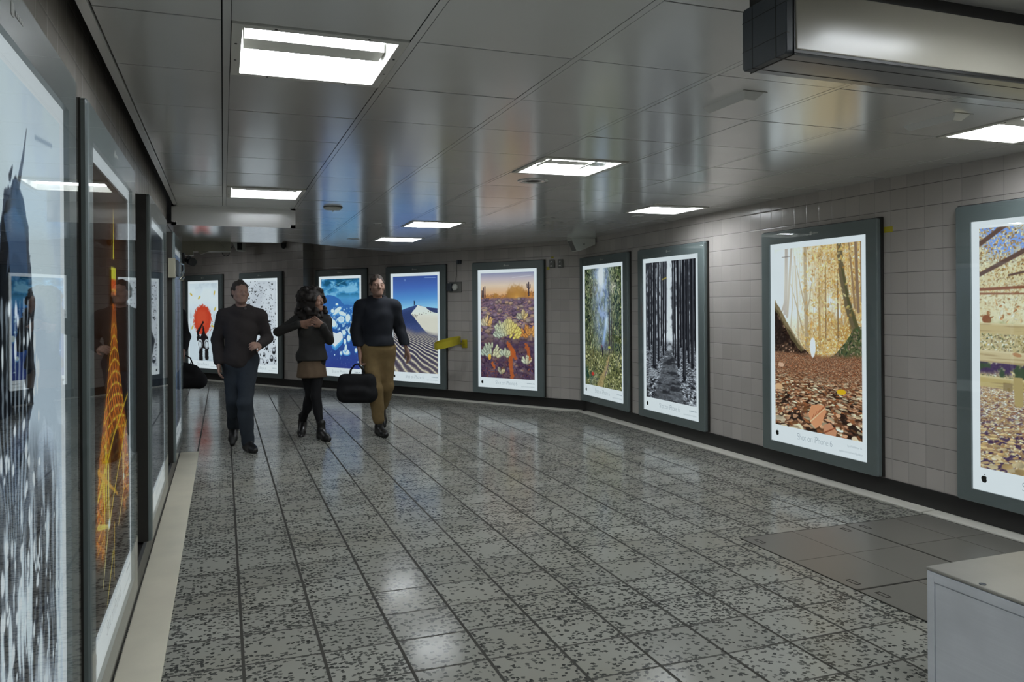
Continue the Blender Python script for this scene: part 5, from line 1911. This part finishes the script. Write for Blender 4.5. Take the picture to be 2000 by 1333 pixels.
# ---- woman with curly hair, hands held to her chest
J = dict(neck=(.02, .0, 1.405), head=(.045, -.02, 1.555), sho_l=(-.145, .01, 1.345), sho_r=(.165, .01, 1.345), elb_l=(-.355, -.03, 1.215), wri_l=(-.13, -.19, 1.305), elb_r=(.205, -.02, 1.115), wri_r=(.12, -.215, 1.285),
         hip_l=(-.075, .0, .89), hip_r=(.085, .0, .89), kne_l=(-.01, .06, .49), ank_l=(-.095, .30, .14), kne_r=(.045, -.06, .48), ank_r=(.105, -.10, .092),
         toe_l=(-.1, -.86, -.5), toe_r=(.35, -.93, 0))
woman = person_body(J, skin=M_SKIN2, yaw=.95, s=.94, w=.88, female=True, hands=(('l', (1, -.15, .1), (0, 1, .2), -1, .55), ('r', (-.75, -.1, .55), (-.2, 1, .1), 1, .6)))
F = Field((-.46, -.36, .82), (.34, .26, 1.48), .007)
bones(F, J, .012, legs=False, sleeve=.95, w=.88)
F.ball((-.06, -.085, 1.24), (.072, .062, .075), .04).ball((.095, -.085, 1.24), (.072, .062, .075), .04)
F.ball((.005, .0, .93), (.165, .12, .13), .06)
F.folds(.0022, 44, 50, 1.)
F.below(.885)
F.ball((.02, -.07, 1.455), (.085, .09, .07), .02, cut=True)
F.mesh('top', M_GREYTOP, woman)
F = Field((-.26, -.2, .66), (.28, .22, 1.0), .007)
F.cone((.005, 0, .95), (.005, .0, .72), .135, .172, .03, ((0, 1, 0), 1.3))
F.folds(.004, 70, 6, 3.)
F.below(.695).above(.965)
F.mesh('skirt', M_BROWN, woman)
F = Field((-.24, -.26, .05), (.26, .46, .92), .007)
bones(F, J, .004, torso=False, arms=False, w=.86)
F.mesh('leggings', M_BLACKCLOTH, woman)
shoe('shoe', J, 'l', M_SHOE, woman, J['toe_l'], .08)
shoe('shoe', J, 'r', M_SHOE, woman, J['toe_r'], .08)
hc = np.array(J['head']) + (-.045, .045, -.025)
F = Field(hc - (.27, .27, .36), hc + (.27, .27, .26), .0075)
F.ball(hc + (-.005, .0, .03), (.145, .145, .155), .03).ball(hc + (-.03, .02, -.10), (.145, .13, .14), .05).ball(hc + (-.065, .03, -.20), (.11, .10, .09), .05)
rng = random.Random(5)
for k in range(210):
    a, b = rng.uniform(0, 6.283), rng.uniform(-1, 1)
    r = rng.uniform(.9, 1.12)
    q = hc + np.array((.152 * r * math.cos(a) * math.sqrt(1 - b * b), .152 * r * math.sin(a) * math.sqrt(1 - b * b), .162 * r * b + (0.02 if b > 0 else -.05)))
    F.ball(q, (rng.uniform(.018, .034),) * 3, .012)
fd = rz(.95) @ np.array((0, -1, 0))
F.ball(np.array(J['head']) + fd * .115 + (0, 0, -.015), (.085, .085, .10), .015, cut=True)
F.mesh('hair', M_HAIR, woman)
set_person(woman, 'person with big curly dark hair, brown skirt and black leggings, hands at the chest', .935, 9.17, -.08)

# ---- man in a black jacket and khaki trousers
J = dict(neck=(-.02, .0, 1.585), head=(-.025, -.03, 1.735), sho_l=(-.205, .02, 1.49), sho_r=(.17, -.01, 1.49), elb_l=(-.265, .02, 1.21), wri_l=(-.225, -.05, .935), elb_r=(.245, .05, 1.23), wri_r=(.315, -.02, .985),
         hip_l=(-.115, .0, 1.0), hip_r=(.085, .0, 1.0), kne_l=(-.055, -.07, .55), ank_l=(-.01, -.02, .095), kne_r=(.085, .03, .56), ank_r=(.075, .42, .24),
         toe_l=(.25, -.96, 0), toe_r=(.03, -.70, -.7), turn=-.15)
man2 = person_body(J, skin=M_SKIN, yaw=.15, s=1.02, w=1.03, hands=(('l', (.0, -.1, -1), (.9, -.3, 0), -1, 1.15), ('r', (.25, -.2, -1), (-.8, -.3, 0), 1, .45)), lo=(-.6, -.6, -.02), hi=(.62, .7, 2.0))
F = Field((-.42, -.30, .96), (.46, .30, 1.68), .0075)
bones(F, J, .024, legs=False, sleeve=.9, w=1.03)
F.ball((-.015, .0, 1.08), (.165, .13, .12), .05)
F.folds(.0025, 36, 40, 4.)
F.below(1.04)
F.ball((-.02, -.025, 1.645), (.072, .085, .078), .012, cut=True)
F.mesh('jacket', M_NAVY, man2)
F = Field((-.14, -.14, 1.52), (.10, .14, 1.68), .006)
F.cone((-.09, .0, 1.575), (.05, .0, 1.575), .05, .05, .02).ball((-.02, -.02, 1.60), (.055, .06, .09), .01, cut=True)
F.mesh('collar', M_NAVY, man2)
F = Field((-.32, -.28, .06), (.30, .64, 1.14), .0075)
bones(F, J, .017, torso=False, arms=False, leg_to=.8, w=1.03)
F.ball((-.015, .0, 1.0), (.165, .125, .12), .05)
for s in 'lr':
    A, K = np.array(J['ank_' + s]), np.array(J['kne_' + s])
    F.cone(K, K + (A - K) * .78, .075, .066, .03)
F.folds(.0025, 30, 38, 6.)
F.above(1.10)
F.mesh('trousers', M_KHAKI, man2)
shoe('boot', J, 'l', M_SHOE, man2, J['toe_l'], .11)
shoe('boot', J, 'r', M_SHOE, man2, J['toe_r'], .11)
hair_cap('hair', J['head'], .15, 1.02, M_HAIR2, man2)
set_person(man2, 'person in black jacket and khaki trousers carrying a black bag', 1.70, 9.10, -.06)

bag = thing('shoulder_bag', 'black soft bag hanging from the hand of the person in khaki trousers', 'bag', (0, 0, 0), -.35)
bag.location = (1.70 - .27, 9.10 - .06, .40)
F = Field((-.27, -.16, -.02), (.27, .16, .40), .007)
F.cone((-.14, 0, .09), (.14, 0, .09), .10, .10, .03, ((0, 1, 0), 1.25)).cone((-.13, 0, .24), (.13, 0, .24), .09, .09, .08, ((0, 1, 0), 1.4)).cone((-.10, -.05, .13), (.10, -.05, .13), .06, .06, .02)
F.folds(.003, 30, 34, 1.5)
F.mesh('bag_body', M_BLACKCLOTH, bag)
for yy in (-.03, .03):
    MB().tube([(-.09, yy, .29), (-.07, yy * .8, .37), (-.02, yy * .3, .435), (.02, yy * .3, .435), (.07, yy * .8, .37), (.09, yy, .29)], .008, 8).build('handle', M_BLACKCLOTH, bag, smooth=True)

# ---- person almost hidden behind the end of the left wall
J = dict(neck=(.0, .0, 1.46), head=(.0, -.03, 1.615), sho_l=(-.19, .0, 1.40), sho_r=(.19, .0, 1.40), elb_l=(-.24, .04, 1.12), wri_l=(-.22, -.10, .90), elb_r=(.25, .03, 1.13), wri_r=(.26, -.16, .98),
         hip_l=(-.09, .0, .93), hip_r=(.09, .0, .93), kne_l=(-.09, -.04, .50), ank_l=(-.09, .0, .092), kne_r=(.11, -.10, .50), ank_r=(.16, -.05, .092), toe_l=(-.15, -1, 0), toe_r=(.2, -1, 0))
p4 = person_body(J, skin=M_SKIN, yaw=-.2, hands=(('l', (0, -.2, -1), (1, 0, 0), -1, .5), ('r', (.1, -.4, -.9), (-1, 0, 0), 1, 1.0)), res=.0075)
F = Field((-.4, -.3, .6), (.42, .3, 1.54), .009)
bones(F, J, .026, legs=False, sleeve=.85)
F.cone((0, 0, .95), (0, 0, .70), .15, .18, .05, ((0, 1, 0), 1.25))
F.folds(.003, 30, 36, 2.)
F.below(.68)
F.mesh('coat', M_BLACKCLOTH, p4)
F = Field((-.3, -.3, .05), (.36, .3, 1.0), .009)
bones(F, J, .02, torso=False, arms=False)
F.mesh('trousers', M_BLACKCLOTH, p4)
shoe('shoe', J, 'l', M_SHOE, p4, J['toe_l'])
shoe('shoe', J, 'r', M_SHOE, p4, J['toe_r'])
hair_cap('hair', J['head'], -.2, 1., M_HAIR2, p4)
set_person(p4, 'person in dark clothes nearly hidden behind the end of the left wall', -.70, 10.55, -.1)
bag2 = thing('holdall', 'dark holdall sticking out from behind the end of the left wall', 'bag', (-.40, 10.36, .50), .12)
F = Field((-.3, -.2, -.02), (.3, .2, .42), .008)
F.cone((-.10, 0, .12), (.12, 0, .10), .115, .10, .03, ((0, 1, 0), 1.2)).cone((-.12, 0, .25), (.05, 0, .22), .09, .08, .06, ((0, 1, 0), 1.3))
F.folds(.003, 30, 30, .5)
F.mesh('bag_body', M_BLACKCLOTH, bag2)
MB().tube([(-.12, 0, .33), (-.10, 0, .40), (-.04, .0, .415), (.02, .0, .38), (.05, 0, .30)], .009, 8).build('handle', M_BLACKCLOTH, bag2, smooth=True)
